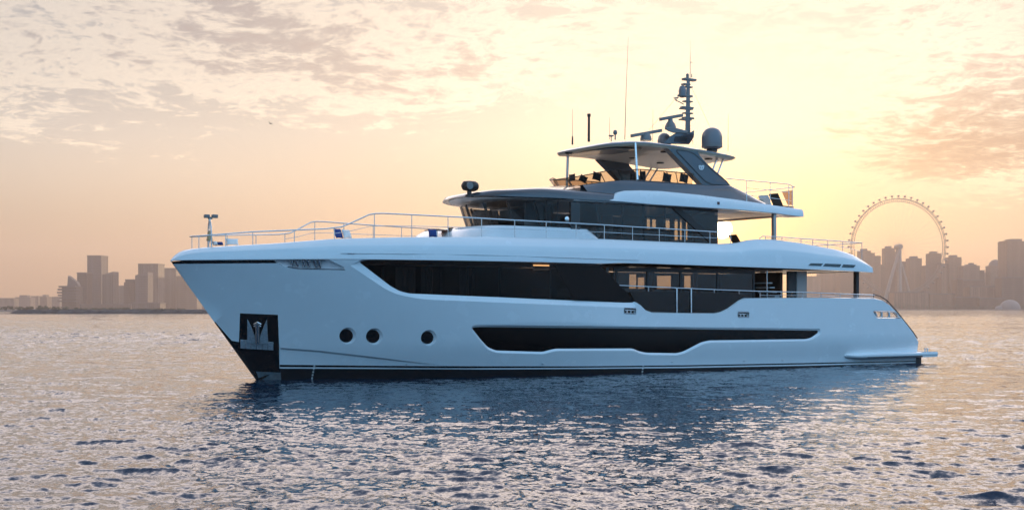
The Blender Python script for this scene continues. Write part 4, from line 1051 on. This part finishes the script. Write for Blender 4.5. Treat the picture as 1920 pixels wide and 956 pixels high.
def tower(x0, x1, yt, Dd, lab, style=0, top='plant', deep=30, steps=(), name='tower_block', cat='tower', roofs=()):
    """x0, x1, yt: sides and roof line in photograph pixels; steps: (x0, x1, yt) lower or higher blocks of the same building"""
    if x0 > 1400: style += 4                                           # right shore: wall colour warmed to offset the blue sky light
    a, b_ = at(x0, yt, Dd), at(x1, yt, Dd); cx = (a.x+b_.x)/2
    g = empty(name, (cx, Dd+deep/2, LAND_Z), 0, lab, cat)
    w = (b_.x-a.x)/2; h = a.z-LAND_Z
    MB().box(-w, w, -deep/2, deep/2, 0, h).build('wall', fa_[style], g)
    for (p0, p1, q) in steps:
        c, d = at(p0, q, Dd), at(p1, q, Dd)
        MB().box(c.x-cx+.01, d.x-cx-.01, -deep/2-2, deep/2-3, -.01, c.z-LAND_Z).build('wall', fa_[style], g)
    if top == 'plant':
        MB().box(-w*.55, w*.45, -deep*.3, deep*.3, h+.01, h+4.5).build('roof', roofm, g)
    elif top == 'flat':
        MB().box(-w-.6, w+.6, -deep/2-.6, deep/2+.6, h+.01, h+1.6).build('roof', roofm, g)
    elif top == 'slant':
        MB().prism([(-w, -deep/2, h+.01), (w, -deep/2, h+.01), (w, -deep/2, h+5), (-w*.2, -deep/2, h+2)], [(-w, deep/2, h+.01), (w, deep/2, h+.01), (w, deep/2, h+5), (-w*.2, deep/2, h+2)]).build('roof', roofm, g)
    elif top == 'gable':
        MB().prism([(-w, -deep/2, h+.01), (w, -deep/2, h+.01), (0, -deep/2, h+w*.35)], [(-w, deep/2, h+.01), (w, deep/2, h+.01), (0, deep/2, h+w*.35)]).build('roof', roofm, g)
    elif top == 'dome':
        MB().lathe([(w*.9, h+.01), (w*.8, h+w*.4), (w*.45, h+w*.75), (.2, h+w*.9)], (0, 0, 0), 16).build('roof', roofm, g, smooth=40)
    for (p0, p1, q0, q1) in roofs:
        c, d = at(p0, q0, Dd), at(p1, q1, Dd); MB().box(c.x-cx, d.x-cx, -deep*.2, deep*.2, d.z-LAND_Z-.5, c.z-LAND_Z).build('roof', roofm, g)
    return g
# left shore
tower(-14, 25, 560, 2700, 'low flat block at the far left edge of the picture', 2, 'flat', name='low_building', cat='building')
tower(28, 57, 557, 2900, 'low wide hazy block second from the left edge', 1, 'plant', name='low_building', cat='building')
tower(58, 72, 556, 3000, 'narrow low hazy block left of the one with an open gap', 0, 'flat', name='low_building', cat='building')
tower(75, 88, 556.5, 2800, 'low hazy block standing right beside a pale gap', 3, 'plant', name='low_building', cat='building')
tower(89, 112, 557.5, 2900, 'low hazy block just left of the building with jutting terraces', 1, 'flat', name='low_building', cat='building')
g = tower(116, 143, 537, 1900, 'hazy building with jutting terraces and a pointed sail-like top', 0, None, name='terraced_building', cat='building')
gx = g.location.x
for k, (p0, p1, q0, q1) in enumerate([(110, 144, 541, 544.5), (112, 143, 536, 539), (109.5, 143, 547, 550), (111, 144, 552, 555), (114, 144, 557, 560), (110.5, 143, 563, 566)]):
    c, d = at(p0, q0, 1900), at(p1, q1, 1900); MB().box(c.x-gx, d.x-gx, -20-k*.3, -2, d.z-LAND_Z, c.z-LAND_Z).build('terrace', roofm, g)
sl = [at(x, y, 1900) for x, y in [(122, 536.9), (143, 536.9), (140, 529), (123.5, 516.5)]]
MB().prism([(p.x-gx, -6, p.z-LAND_Z) for p in sl], [(p.x-gx, 6, p.z-LAND_Z) for p in sl]).build('sail_roof', roofm, g)
tower(144.5, 162, 512.5, 2050, 'slim hazy tower directly left of the tallest one on the left shore', 3, 'flat')
tower(163.5, 190, 480.5, 2150, 'tallest tower on the left shore, square with a slightly raised flat top', 1, 'flat', deep=36)
tower(191.5, 212, 515, 2100, 'hazy tower with a slanted roof right of the tallest left one', 2, 'slant')
tower(213, 234, 537, 2400, 'short pale tower in the dip between the two left clusters', 2, 'flat', steps=((216, 222, 540),))
tower(235, 252, 525.5, 2000, 'stepped tower at the left of the second cluster near the bow', 3, 'flat', steps=((233, 244, 529),))
tower(253.5, 277, 516, 2000, 'mid-height tower with a sloping top in front of a wider one', 1, 'slant')
tower(259, 296.5, 496, 2200, 'wide tower with a flat step, tallest of the cluster nearest the bow', 2, 'flat', steps=((262, 292, 494.8),), deep=40)
tower(297.2, 330, 504, 2350, 'pale wide slab tower beside the bow tip', 2, 'flat', deep=40)
tower(330.6, 369, 519, 2300, 'lower pale slab half hidden by the raked bow', 0, 'flat', deep=40)
tower(368.5, 420, 524, 2500, 'hazy slab seen only below the overhang of the bow', 2, 'flat', deep=40)
tower(247, 300, 569, 1850, 'long low podium with a pale flat roof below the left towers', 2, 'flat', name='low_building', cat='building')
tower(150, 246, 572, 1900, 'long low waterfront hall below the tallest left tower', 0, 'flat', name='low_building', cat='building')
# right shore
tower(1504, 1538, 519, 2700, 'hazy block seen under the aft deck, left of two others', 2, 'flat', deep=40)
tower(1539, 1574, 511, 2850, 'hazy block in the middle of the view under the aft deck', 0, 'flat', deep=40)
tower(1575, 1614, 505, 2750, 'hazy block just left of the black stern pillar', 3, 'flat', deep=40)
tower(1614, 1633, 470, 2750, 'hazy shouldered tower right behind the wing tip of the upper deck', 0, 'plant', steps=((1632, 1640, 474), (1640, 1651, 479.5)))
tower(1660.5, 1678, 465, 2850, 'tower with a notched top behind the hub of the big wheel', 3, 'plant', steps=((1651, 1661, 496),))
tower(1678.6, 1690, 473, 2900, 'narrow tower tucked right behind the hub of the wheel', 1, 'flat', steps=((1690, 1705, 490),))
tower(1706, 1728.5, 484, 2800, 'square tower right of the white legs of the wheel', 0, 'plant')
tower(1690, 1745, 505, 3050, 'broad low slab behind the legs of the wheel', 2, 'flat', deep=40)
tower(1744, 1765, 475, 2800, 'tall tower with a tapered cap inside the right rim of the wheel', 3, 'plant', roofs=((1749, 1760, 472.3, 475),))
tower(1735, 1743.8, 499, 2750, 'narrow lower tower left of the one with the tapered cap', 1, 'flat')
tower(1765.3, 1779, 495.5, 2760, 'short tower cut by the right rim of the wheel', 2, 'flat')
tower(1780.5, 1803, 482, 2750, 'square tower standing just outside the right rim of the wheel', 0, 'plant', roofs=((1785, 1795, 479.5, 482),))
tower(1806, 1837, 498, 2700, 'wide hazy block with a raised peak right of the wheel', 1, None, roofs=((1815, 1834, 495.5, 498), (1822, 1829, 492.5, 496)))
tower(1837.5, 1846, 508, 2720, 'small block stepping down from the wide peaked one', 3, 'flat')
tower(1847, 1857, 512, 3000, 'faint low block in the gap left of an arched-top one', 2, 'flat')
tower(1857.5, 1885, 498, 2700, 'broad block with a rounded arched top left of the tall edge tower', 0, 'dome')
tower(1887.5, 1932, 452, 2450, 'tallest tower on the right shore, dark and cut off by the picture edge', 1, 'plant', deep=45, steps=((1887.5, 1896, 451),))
tower(1795, 1805, 524, 2300, 'slim dark stair block left of the wide dark offices', 3, 'flat', name='office_block', cat='building')
tower(1806, 1846, 526, 2350, 'dark office block behind the longer pillared one', 1, 'flat', name='office_block', cat='building', steps=((1818, 1846, 530),))
tower(1818, 1880, 538, 2300, 'long office block with tall pale pillars right of the wheel', 2, 'flat', name='office_block', cat='building')
tower(1878, 1936, 521, 2260, 'dark office block at the right edge behind the white dome', 1, 'flat', name='office_block', cat='building')
tower(1676, 1742, 549, 2250, 'long low pillared terminal below the wheel', 2, 'flat', name='waterfront_hall', cat='building')
tower(1744, 1790, 552, 2250, 'shorter low hall right of the long terminal below the wheel', 0, 'flat', name='waterfront_hall', cat='building')
tower(1792, 1835, 558, 2240, 'low waterfront hall between the terminal and the white dome', 3, 'flat', name='waterfront_hall', cat='building')
tower(1836, 1886, 560, 2230, 'low waterfront hall next to the white dome', 1, 'flat', name='waterfront_hall', cat='building')
domem = mat('dome_skin', (.24, .21, .20), .6); c = at(1900, 581, 2170); g = empty('domed_hall', (c.x, 2185, LAND_Z), 0, 'white dome with a small side lobe on the right shore', 'dome')
MB().lathe([(17, 0), (16.6, 4), (14.8, 8.5), (11.5, 12.2), (7, 14.8), (2.5, 15.9), (.2, 16.1)], (0, 0, 0), 28).build('dome_shell', domem, g, smooth=50)
MB().lathe([(7, 0), (6.6, 2.5), (4.5, 5), (.2, 6)], (-18.5, -2, 0), 20).build('side_dome', domem, g, smooth=50)
# rubble breakwater, nearer than the left towers
def breakwater():
    D0 = 664.; xs_ = np.arange(at(-40, 580, D0).x, -18.0, 1.6); rows = []
    x_tip = at(14, 588, D0).x
    for x in xs_:
        j = lambda: rng.normal(0, .28)
        h = 2.15*(sm((x-x_tip)/7.0) if x > x_tip-1 else 0)+(0 if x > x_tip else .0)
        h = max(h, .25 if x < x_tip else .0)
        rows.append([(x, D0-4.5, -.6), (x+j(), D0-2.6+j(), h*.42+j()*.7*min(1, h)), (x+j(), D0-1.2+j(), h*.8+j()*.5*min(1, h)), (x+j(), D0+j(), h+j()*.35*min(1, h)), (x+j(), D0+2.5, h*.93+j()*.3*min(1, h)), (x, D0+7, -.6)])
    o = MB().grid(rows).build('breakwater', rockm)
    props(o, 'long low dark rubble breakwater in front of the left towers', 'breakwater')
breakwater()
# tree belts along both shores
def tree_belt(name, spans, lab):
    m_ = MB(); lm_ = mat(name+'_leaf', (.045, .06, .035), .8, nscale=.2, namp=.4)
    for (x0, x1, yt, Dd) in spans:
        a, b_ = at(x0, yt, Dd), at(x1, yt, Dd); n_ = max(3, int((b_.x-a.x)/3.2))
        for k in range(n_):
            cx = a.x+(b_.x-a.x)*(k+random.random())/n_; h = (a.z-LAND_Z)*random.uniform(.6, 1.05); r_ = random.uniform(2.0, 3.6)
            cy = Dd+random.uniform(-5, 5)
            m_.tube([(cx, cy, LAND_Z-.3), (cx, cy, LAND_Z+h*.6)], .25, 5)
            for q in range(26):
                t = random.uniform(0, 2*PI); e = random.uniform(-.9, 1); rr = r_*random.uniform(.35, 1)
                p = Vector((cx+rr*math.cos(t)*math.sqrt(1-e*e), cy+rr*math.sin(t)*math.sqrt(1-e*e), LAND_Z+h*.58+e*h*.42))
                u = Vector((random.gauss(0, 1), random.gauss(0, 1), random.gauss(0, 1))).normalized()*random.uniform(.5, 1.0); v = u.orthogonal().normalized()*random.uniform(.5, .9)
                m_.add([p-u, p+v, p+u, p-v], [(0, 1, 2, 3)])
    o = m_.build(name, lm_, fix=False); o['kind'] = 'stuff'; o['label'] = lab; o['category'] = 'trees'
tree_belt('shore_trees', [(-10, 44, 574, 1120), (48, 59, 574.5, 1120), (60, 132, 574.5, 1120), (66, 90, 572.5, 1150), (132, 245, 577, 1140), (245, 345, 578.5, 1140),
                          (1640, 1800, 569, 2190), (1800, 1882, 572, 2190), (1500, 1640, 570, 2200), (1915, 1935, 570, 2190)], 'dark belt of low trees along the hazy shores')
# the observation wheel
def wheel():
    Dw = 2420.0; c = at(1684.5, 463, Dw); Rr = 90.5/FPX*Dw; hubz = c.z-LAND_Z
    g = empty('ferris_wheel', (c.x, Dw, LAND_Z), R(4), 'giant observation wheel with white legs rising over the right shore', 'ferris wheel')
    wm = mat('wheel_steel', (.12, .11, .11), .5); lm_ = mat('wheel_leg_white', (.27, .22, .19), .5)
    def ring(r, y, t, n=120): return [(r*math.cos(2*PI*k/n), y, hubz+r*math.sin(2*PI*k/n)) for k in range(n+1)]
    rim_ = MB()
    for r_, y, t in [(Rr, -3, .45), (Rr, 3, .45), (Rr-5.5, 0, .5)]: rim_.tube(ring(r_, y, t), t, 6, caps=False)
    for k in range(144):
        t = 2*PI*k/144; t2 = 2*PI*(k+.5)/144
        for y in (-3, 3): rim_.tube([(Rr*math.cos(t), y, hubz+Rr*math.sin(t)), ((Rr-5.5)*math.cos(t2), 0, hubz+(Rr-5.5)*math.sin(t2))], .33, 4, caps=False)
    rim_.build('rim', wm, g)
    sp_ = None; cp_ = None
    for k in range(48):
        t = 2*PI*k/48
        if sp_ is None:
            sp_ = MB().tube([(2.5, 0, 0), (Rr-5.5, 0, 0)], .10, 4).build('spoke', wm, g)
            o1 = sp_
            cp_ = MB().lathe([(.1, -4.2), (1.0, -3.6), (1.7, -2.0), (1.9, 0), (1.7, 2.0), (1.0, 3.6), (.1, 4.2)], (0, 0, 0), 12, 'y').tube([(-1.2, 0, -2.4), (-1.2, 0, -6)], .5, 5).tube([(1.2, 0, -2.4), (1.2, 0, -6)], .5, 5).build('capsule', wm, g, smooth=40)
            o2 = cp_
        else:
            o1 = sp_.copy(); COL.objects.link(o1); o1.parent = g
            o2 = cp_.copy(); COL.objects.link(o2); o2.parent = g
        o1.location = (0, 0, hubz); o1.rotation_euler = (0, -t, 0)
        o2.location = ((Rr+4.6)*math.cos(t), 0, hubz+(Rr+4.6)*math.sin(t)); o2.rotation_euler = (0, PI/2-t, 0)
    MB().lathe([(4, -13), (5.2, -9), (5.2, 9), (4, 13)], (0, 0, hubz), 20, 'y').build('hub', lm_, g, smooth=40)
    for px, y in [(1647, -20), (1680, -22), (1695, 22), (1720, 20)]:
        x = at(px, 575, Dw).x-c.x; s_ = -1 if y < 0 else 1
        MB().tube([(x, y, -1), (x*.5, y*.62, hubz*.5), (0, s_*9, hubz)], 4.0, 10, r2=2.2).build('support_leg', lm_, g, smooth=40)
    MB().box(-62, 66, -28, 28, -1, 7).build('boarding_base', fa_[2], g)
wheel()

# ---------------------------------------------------------------- loose things on the decks
def on_deck(o, X, y, z, rz=0.0):
    o.location = W(X, y, z); o.rotation_euler = (0, 0, SHIP_RZ+rz); return o
def cushion(name, w, h, t, m, X, y, z, lab, cat, rz=0.0, tilt=0.0, group=None, roll=0.0):
    """pillow standing on its lower edge: w along the deck, h up, t thick, corners drawn out"""
    n = 12; v = []; f = []
    for side in (1, -1):
        for j in range(n+1):
            for i in range(n+1):
                a, b_ = 2*i/n-1, 2*j/n-1
                puff = ((1-abs(a)**2.6)*(1-abs(b_)**2.6))**.5
                pin = 1-.10*(1-a*a)*abs(b_)-.10*(1-b_*b_)*abs(a)
                v.append((a*w/2*(1-.12*(1-b_*b_)*abs(a)), side*t/2*puff, h/2+b_*h/2*(1-.12*(1-a*a)*abs(b_))))
        k = (0 if side == 1 else (n+1)**2)
        for j in range(n):
            for i in range(n):
                q = (k+j*(n+1)+i, k+j*(n+1)+i+1, k+(j+1)*(n+1)+i+1, k+(j+1)*(n+1)+i); f.append(q if side == 1 else q[::-1])
    b = bmesh.new(); me = bpy.data.meshes.new(name)
    vs_ = [b.verts.new(p) for p in v]
    for q in f: b.faces.new([vs_[i] for i in q])
    bmesh.ops.remove_doubles(b, verts=b.verts, dist=1e-4); bmesh.ops.recalc_face_normals(b, faces=b.faces)
    rt = Matrix.Rotation(tilt, 4, 'X') @ Matrix.Rotation(roll, 4, 'Y'); bmesh.ops.transform(b, matrix=rt, verts=b.verts)
    b.to_mesh(me); b.free(); me.materials.append(m); me.polygons.foreach_set('use_smooth', [True]*len(me.polygons))
    o = bpy.data.objects.new(name, me); COL.objects.link(o); on_deck(o, X, y, z, rz)
    return props(o, lab, cat, group)
def at_px(px, py, y): X, z = S(px, py, y); return X, y, z
# bow seat
zb_ = S(435, 459.5, 0)[1]
X, y, z = at_px(436, 459.5, 0); cushion('pillow', .52, .26, .14, linen, X, y, zb_, 'white pillow standing upright behind the bell at the bow', 'pillow', 0, .25)
X, y, z = at_px(414, 459.5, 0); cushion('pillow', .24, .13, .14, navy, X, y, z, 'small dark blue pillow lying between the bell and the white bow pillow', 'pillow', .3, .5)
X, y, z = at_px(405, 460, 0); cushion('pillow', .24, .17, .14, linen, X, y, z, 'small white bolster pillow close behind the bell', 'pillow', .4, .6)
# sunpad pair
X, y, z = at_px(637, 446, .4); cushion('pillow', .46, .42, .18, navy, X, y, z-.02, 'blue pillow leaning in the curved foredeck seat', 'pillow', .5, .35)
X, y, z = at_px(653, 446.5, .4); cushion('pillow', .46, .40, .18, linen, X, y, z-.02, 'white pillow beside the blue one in the curved foredeck seat', 'pillow', .4, .4)
# lounge ahead of the wheelhouse
X, y, z = at_px(812, 445, .9); cushion('pillow', .42, .34, .16, navy, X, y, z, 'blue pillow under the left end of the foredeck table', 'pillow', .1, .2)
X, y, z = at_px(882, 445, .9); cushion('pillow', .46, .36, .18, navy, X, y, z, 'large blue pillow right of the foredeck table, against the white coaming', 'pillow', -.1, .35)
Xa, ya, za = at_px(838, 432.5, .3)
tb = empty('deck_table', W(Xa, .3, 4.95), SHIP_RZ, 'varnished wooden table on the foredeck ahead of the wheelhouse', 'table')
MB().box(-.85, .85, -.38, .38, za-4.95-.03, za-4.95+.02).build('tabletop', varnish, tb, bevel=.01)
for s in (.5, -.5): MB().lathe([(.16, -.33), (.16, -.30), (.05, -.27), (.05, za-4.95-.03)], (s, 0, 0), 14).build('leg', steel, tb, smooth=40)
X, y, z = at_px(845, 431.5, .3)
bw = MB().lathe([(.03, 0), (.10, .03), (.14, .09), (.13, .10), (.08, .04), (.0, .03)], (0, 0, 0), 14).build('bowl', rubber, None, smooth=40); on_deck(bw, X, .3, za+.022); props(bw, 'small black bowl on the varnished foredeck table', 'bowl')
# flybridge cushions
for px0, px1, y0, y1, yy, lab, tl in [(1066, 1079.5, 327.5, 340, -.8, 'dark pillow at the foremost end of the flybridge windscreen', .3), (1081.5, 1100, 330, 341, -.3, 'dark pillow lying low, second from the front of the flybridge screen', .7), (1108, 1128, 324.5, 338, .3, 'dark pillow standing just ahead of the far arch leg', .2),
                                 (1181, 1193, 325, 339, .9, 'narrow dark pillow left of the silver hardtop post', .15), (1199, 1212, 321.5, 340, .8, 'tall dark pillow right of the silver hardtop post', .1), (1239, 1259, 326, 342, .9, 'dark pillow midway between the hardtop post and the arch', .2), (1271, 1291, 327, 342, 1.0, 'dark pillow closest to the near arch leg', .25)]:
    a = S(px0, y1, yy); b_ = S(px1, y0, yy); zz = a[1]
    cushion('pillow', abs(a[0]-b_[0])*1.0, b_[1]-a[1]+.02, .16, charcoal, (a[0]+b_[0])/2, yy, zz, lab, 'pillow', .2, -tl*.5, 'dark flybridge pillows', random.uniform(-.28, .28))
# aft flybridge: planter palm, loungers
def palm(name, X, y, z, hgt, n, lab, r0=.12, pot=True):
    g = empty(name, W(X, y, z), SHIP_RZ, lab, 'potted plant')
    if pot: MB().lathe([(r0*.8, 0), (r0*1.15, .32), (r0*1.0, .33), (r0*.9, .28), (.0, .28)], (0, 0, 0), 16).build('pot', potm, g, smooth=40)
    m_ = MB()
    for k in range(n):
        t = random.uniform(0, 2*PI); L_ = hgt*random.uniform(.7, 1.1); up_ = random.uniform(.35, 1.2); pts = []
        for i in range(6):
            s_ = i/5; pts.append(Vector((math.cos(t)*L_*s_*.8, math.sin(t)*L_*s_*.8, .28+L_*(up_*s_-.75*s_*s_*up_*.8))))
        m_.tube(pts, .008, 4, r2=.003)
        for i in range(1, 6):
            for sd in (1, -1):
                p = pts[i]; d = (pts[i]-pts[i-1]).normalized(); nrm_ = d.cross(Vector((0, 0, 1))).normalized()*sd
                e = p+nrm_*L_*.28*(1.2-i/6)+d*.12-Vector((0, 0, .04)); w_ = d*.02
                m_.add([p-w_, p+w_, e], [(0, 1, 2)])
    m_.build('leaves', leaf, g, fix=False)
    return g
X, y, z = at_px(1408, 372, 2.0); palm('palm_plant', X, 2.0, 7.21, .85, 20, 'small green palm behind the dark coaming of the flybridge')
def deck_chair(name, X, y, z, lab, m, rz=0.0, sc_=1.0, cat='lounger', back=.75, th=.08):
    g = empty(name, W(X, y, z), SHIP_RZ+rz, lab, cat)
    f_ = MB()
    for s in (-.3, .3): f_.tube([(-.75*sc_, s*sc_, .28*sc_), (.35*sc_, s*sc_, .28*sc_)], .022, 6)
    f_.tube([(.35*sc_, -.3*sc_, .28*sc_), (.35*sc_, .3*sc_, .28*sc_)], .02, 6).tube([(-.75*sc_, -.3*sc_, .28*sc_), (-.75*sc_, .3*sc_, .28*sc_)], .02, 6)
    f_.build('frame', greyp, g)
    for s in (-.3, .3):
        for x in (-.65, .3): MB().tube([(x*sc_, s*sc_, 0), (x*sc_, s*sc_, .28*sc_)], .02, 6).build('leg', greyp, g)
    MB().box(-.78*sc_, .32*sc_, -.32*sc_, .32*sc_, .29*sc_, .38*sc_).build('seat', m, g, bevel=.03)
    b_ = MB().prism([(.28*sc_, -.32*sc_, .33*sc_), ((.28+th)*sc_, -.32*sc_, .29*sc_), ((.28+th+back*.75)*sc_, -.32*sc_, (.29+back)*sc_), ((.28+back*.75)*sc_, -.32*sc_, (.33+back)*sc_)],
                    [(.28*sc_, .32*sc_, .33*sc_), ((.28+th)*sc_, .32*sc_, .29*sc_), ((.28+th+back*.75)*sc_, .32*sc_, (.29+back)*sc_), ((.28+back*.75)*sc_, .32*sc_, (.33+back)*sc_)])
    b_.build('backrest', m, g, bevel=.03)
    return g
X, y, z = at_px(1444, 380, 1.6); deck_chair('deck_chair', X, 1.6, 7.21, 'pale deck chair with a tilted back on the aft flybridge', linen, .3, .8, 'chair', .7)
X, y, z = at_px(1466, 383, 2.2); deck_chair('deck_chair', X, 2.2, 7.21, 'dark deck chair beside the smoked end screen of the flybridge', charcoal, .2, .8, 'chair', .75)
# upper aft deck
X, y, z = at_px(1392, 447, 1.6)
deck_chair('sun_lounger', X+.05, 1.6, 5.42, 'dark sun lounger with raised back silhouetted against the sun', charcoal, 0, .86, 'lounger', .50, .035)
X, y, z = at_px(1472, 452, 2.6); deck_chair('deck_chair', X, 2.4, 5.08, 'cream deck chair on the upper aft deck near the silver pillar', linen, .4, .6, 'chair', .8)
X, y, z = at_px(1590, 478, 2.3); palm('palm_plant', X, 2.3, 4.63, .62, 18, 'small bushy plant by the stern rail of the upper deck', .1)
X, y, z = at_px(1572, 476, 2.2)
sf = empty('deck_sofa', W(X, 1.9, 4.63), SHIP_RZ, 'brown wicker sofa by the stern rail of the upper deck', 'sofa')
MB().box(-.6, .6, -.4, .4, .0, .4).build('seat', walnut, sf, bevel=.04); MB().box(-.6, .6, -.4, -.25, .41, .75).build('backrest', walnut, sf, bevel=.04); MB().box(-.55, .55, -.22, .38, .41, .52).build('seat_cushion', linen, sf, bevel=.04)
# a gull over the bay
def gull():
    p = at(507, 232, 190); v = []; f = []
    m_ = MB().lathe([(.0, -.22), (.03, -.20), (.055, -.08), (.06, .02), (.04, .13), (.035, .18), (.0, .22)], (0, 0, 0), 10, 'x')
    for s in (1, -1):
        sec = [(.0, .05*s, .01, .09), (.02, .2*s, .08, .085), (-.01, .36*s, .10, .06), (-.06, .52*s, .06, .012)]
        rows = [[(x-c*.6, yy, z-.006), (x, yy, z+.01), (x+c*.5, yy, z), (x, yy, z-.012), (x-c*.6, yy, z-.006)] for x, yy, z, c in sec]
        m_.grid(rows)
    m_.add([(-.18, 0, .0), (-.33, .05, .0), (-.33, -.05, .0), (-.25, 0, .015)], [(0, 1, 3), (0, 3, 2), (1, 2, 3), (0, 2, 1)])
    o = m_.build('gull', mat('gull_dark', (.05, .045, .045), .8), None, smooth=50)
    o.location = p; o.rotation_euler = (R(25), R(12), R(150)); props(o, 'small dark gull flying in the sky left of the yacht', 'bird')
gull()

# ---------------------------------------------------------------- the hazy air over the bay
HAZE = 2.0e-4
def haze():
    m = bpy.data.materials.new('haze'); m.use_nodes = True; t = m.node_tree; t.nodes.clear(); b = NB(t)
    out = b.n('ShaderNodeOutputMaterial'); v = b.n('ShaderNodeVolumePrincipled')
    v.inputs['Color'].default_value = (.82, .67, .59, 1); v.inputs['Density'].default_value = HAZE; v.inputs['Anisotropy'].default_value = .42
    t.links.new(v.outputs[0], out.inputs['Volume'])
    o = MB().box(-5900, 5900, -5900, 5900, -4, 275).build('haze', m); o['kind'] = 'stuff'
haze()
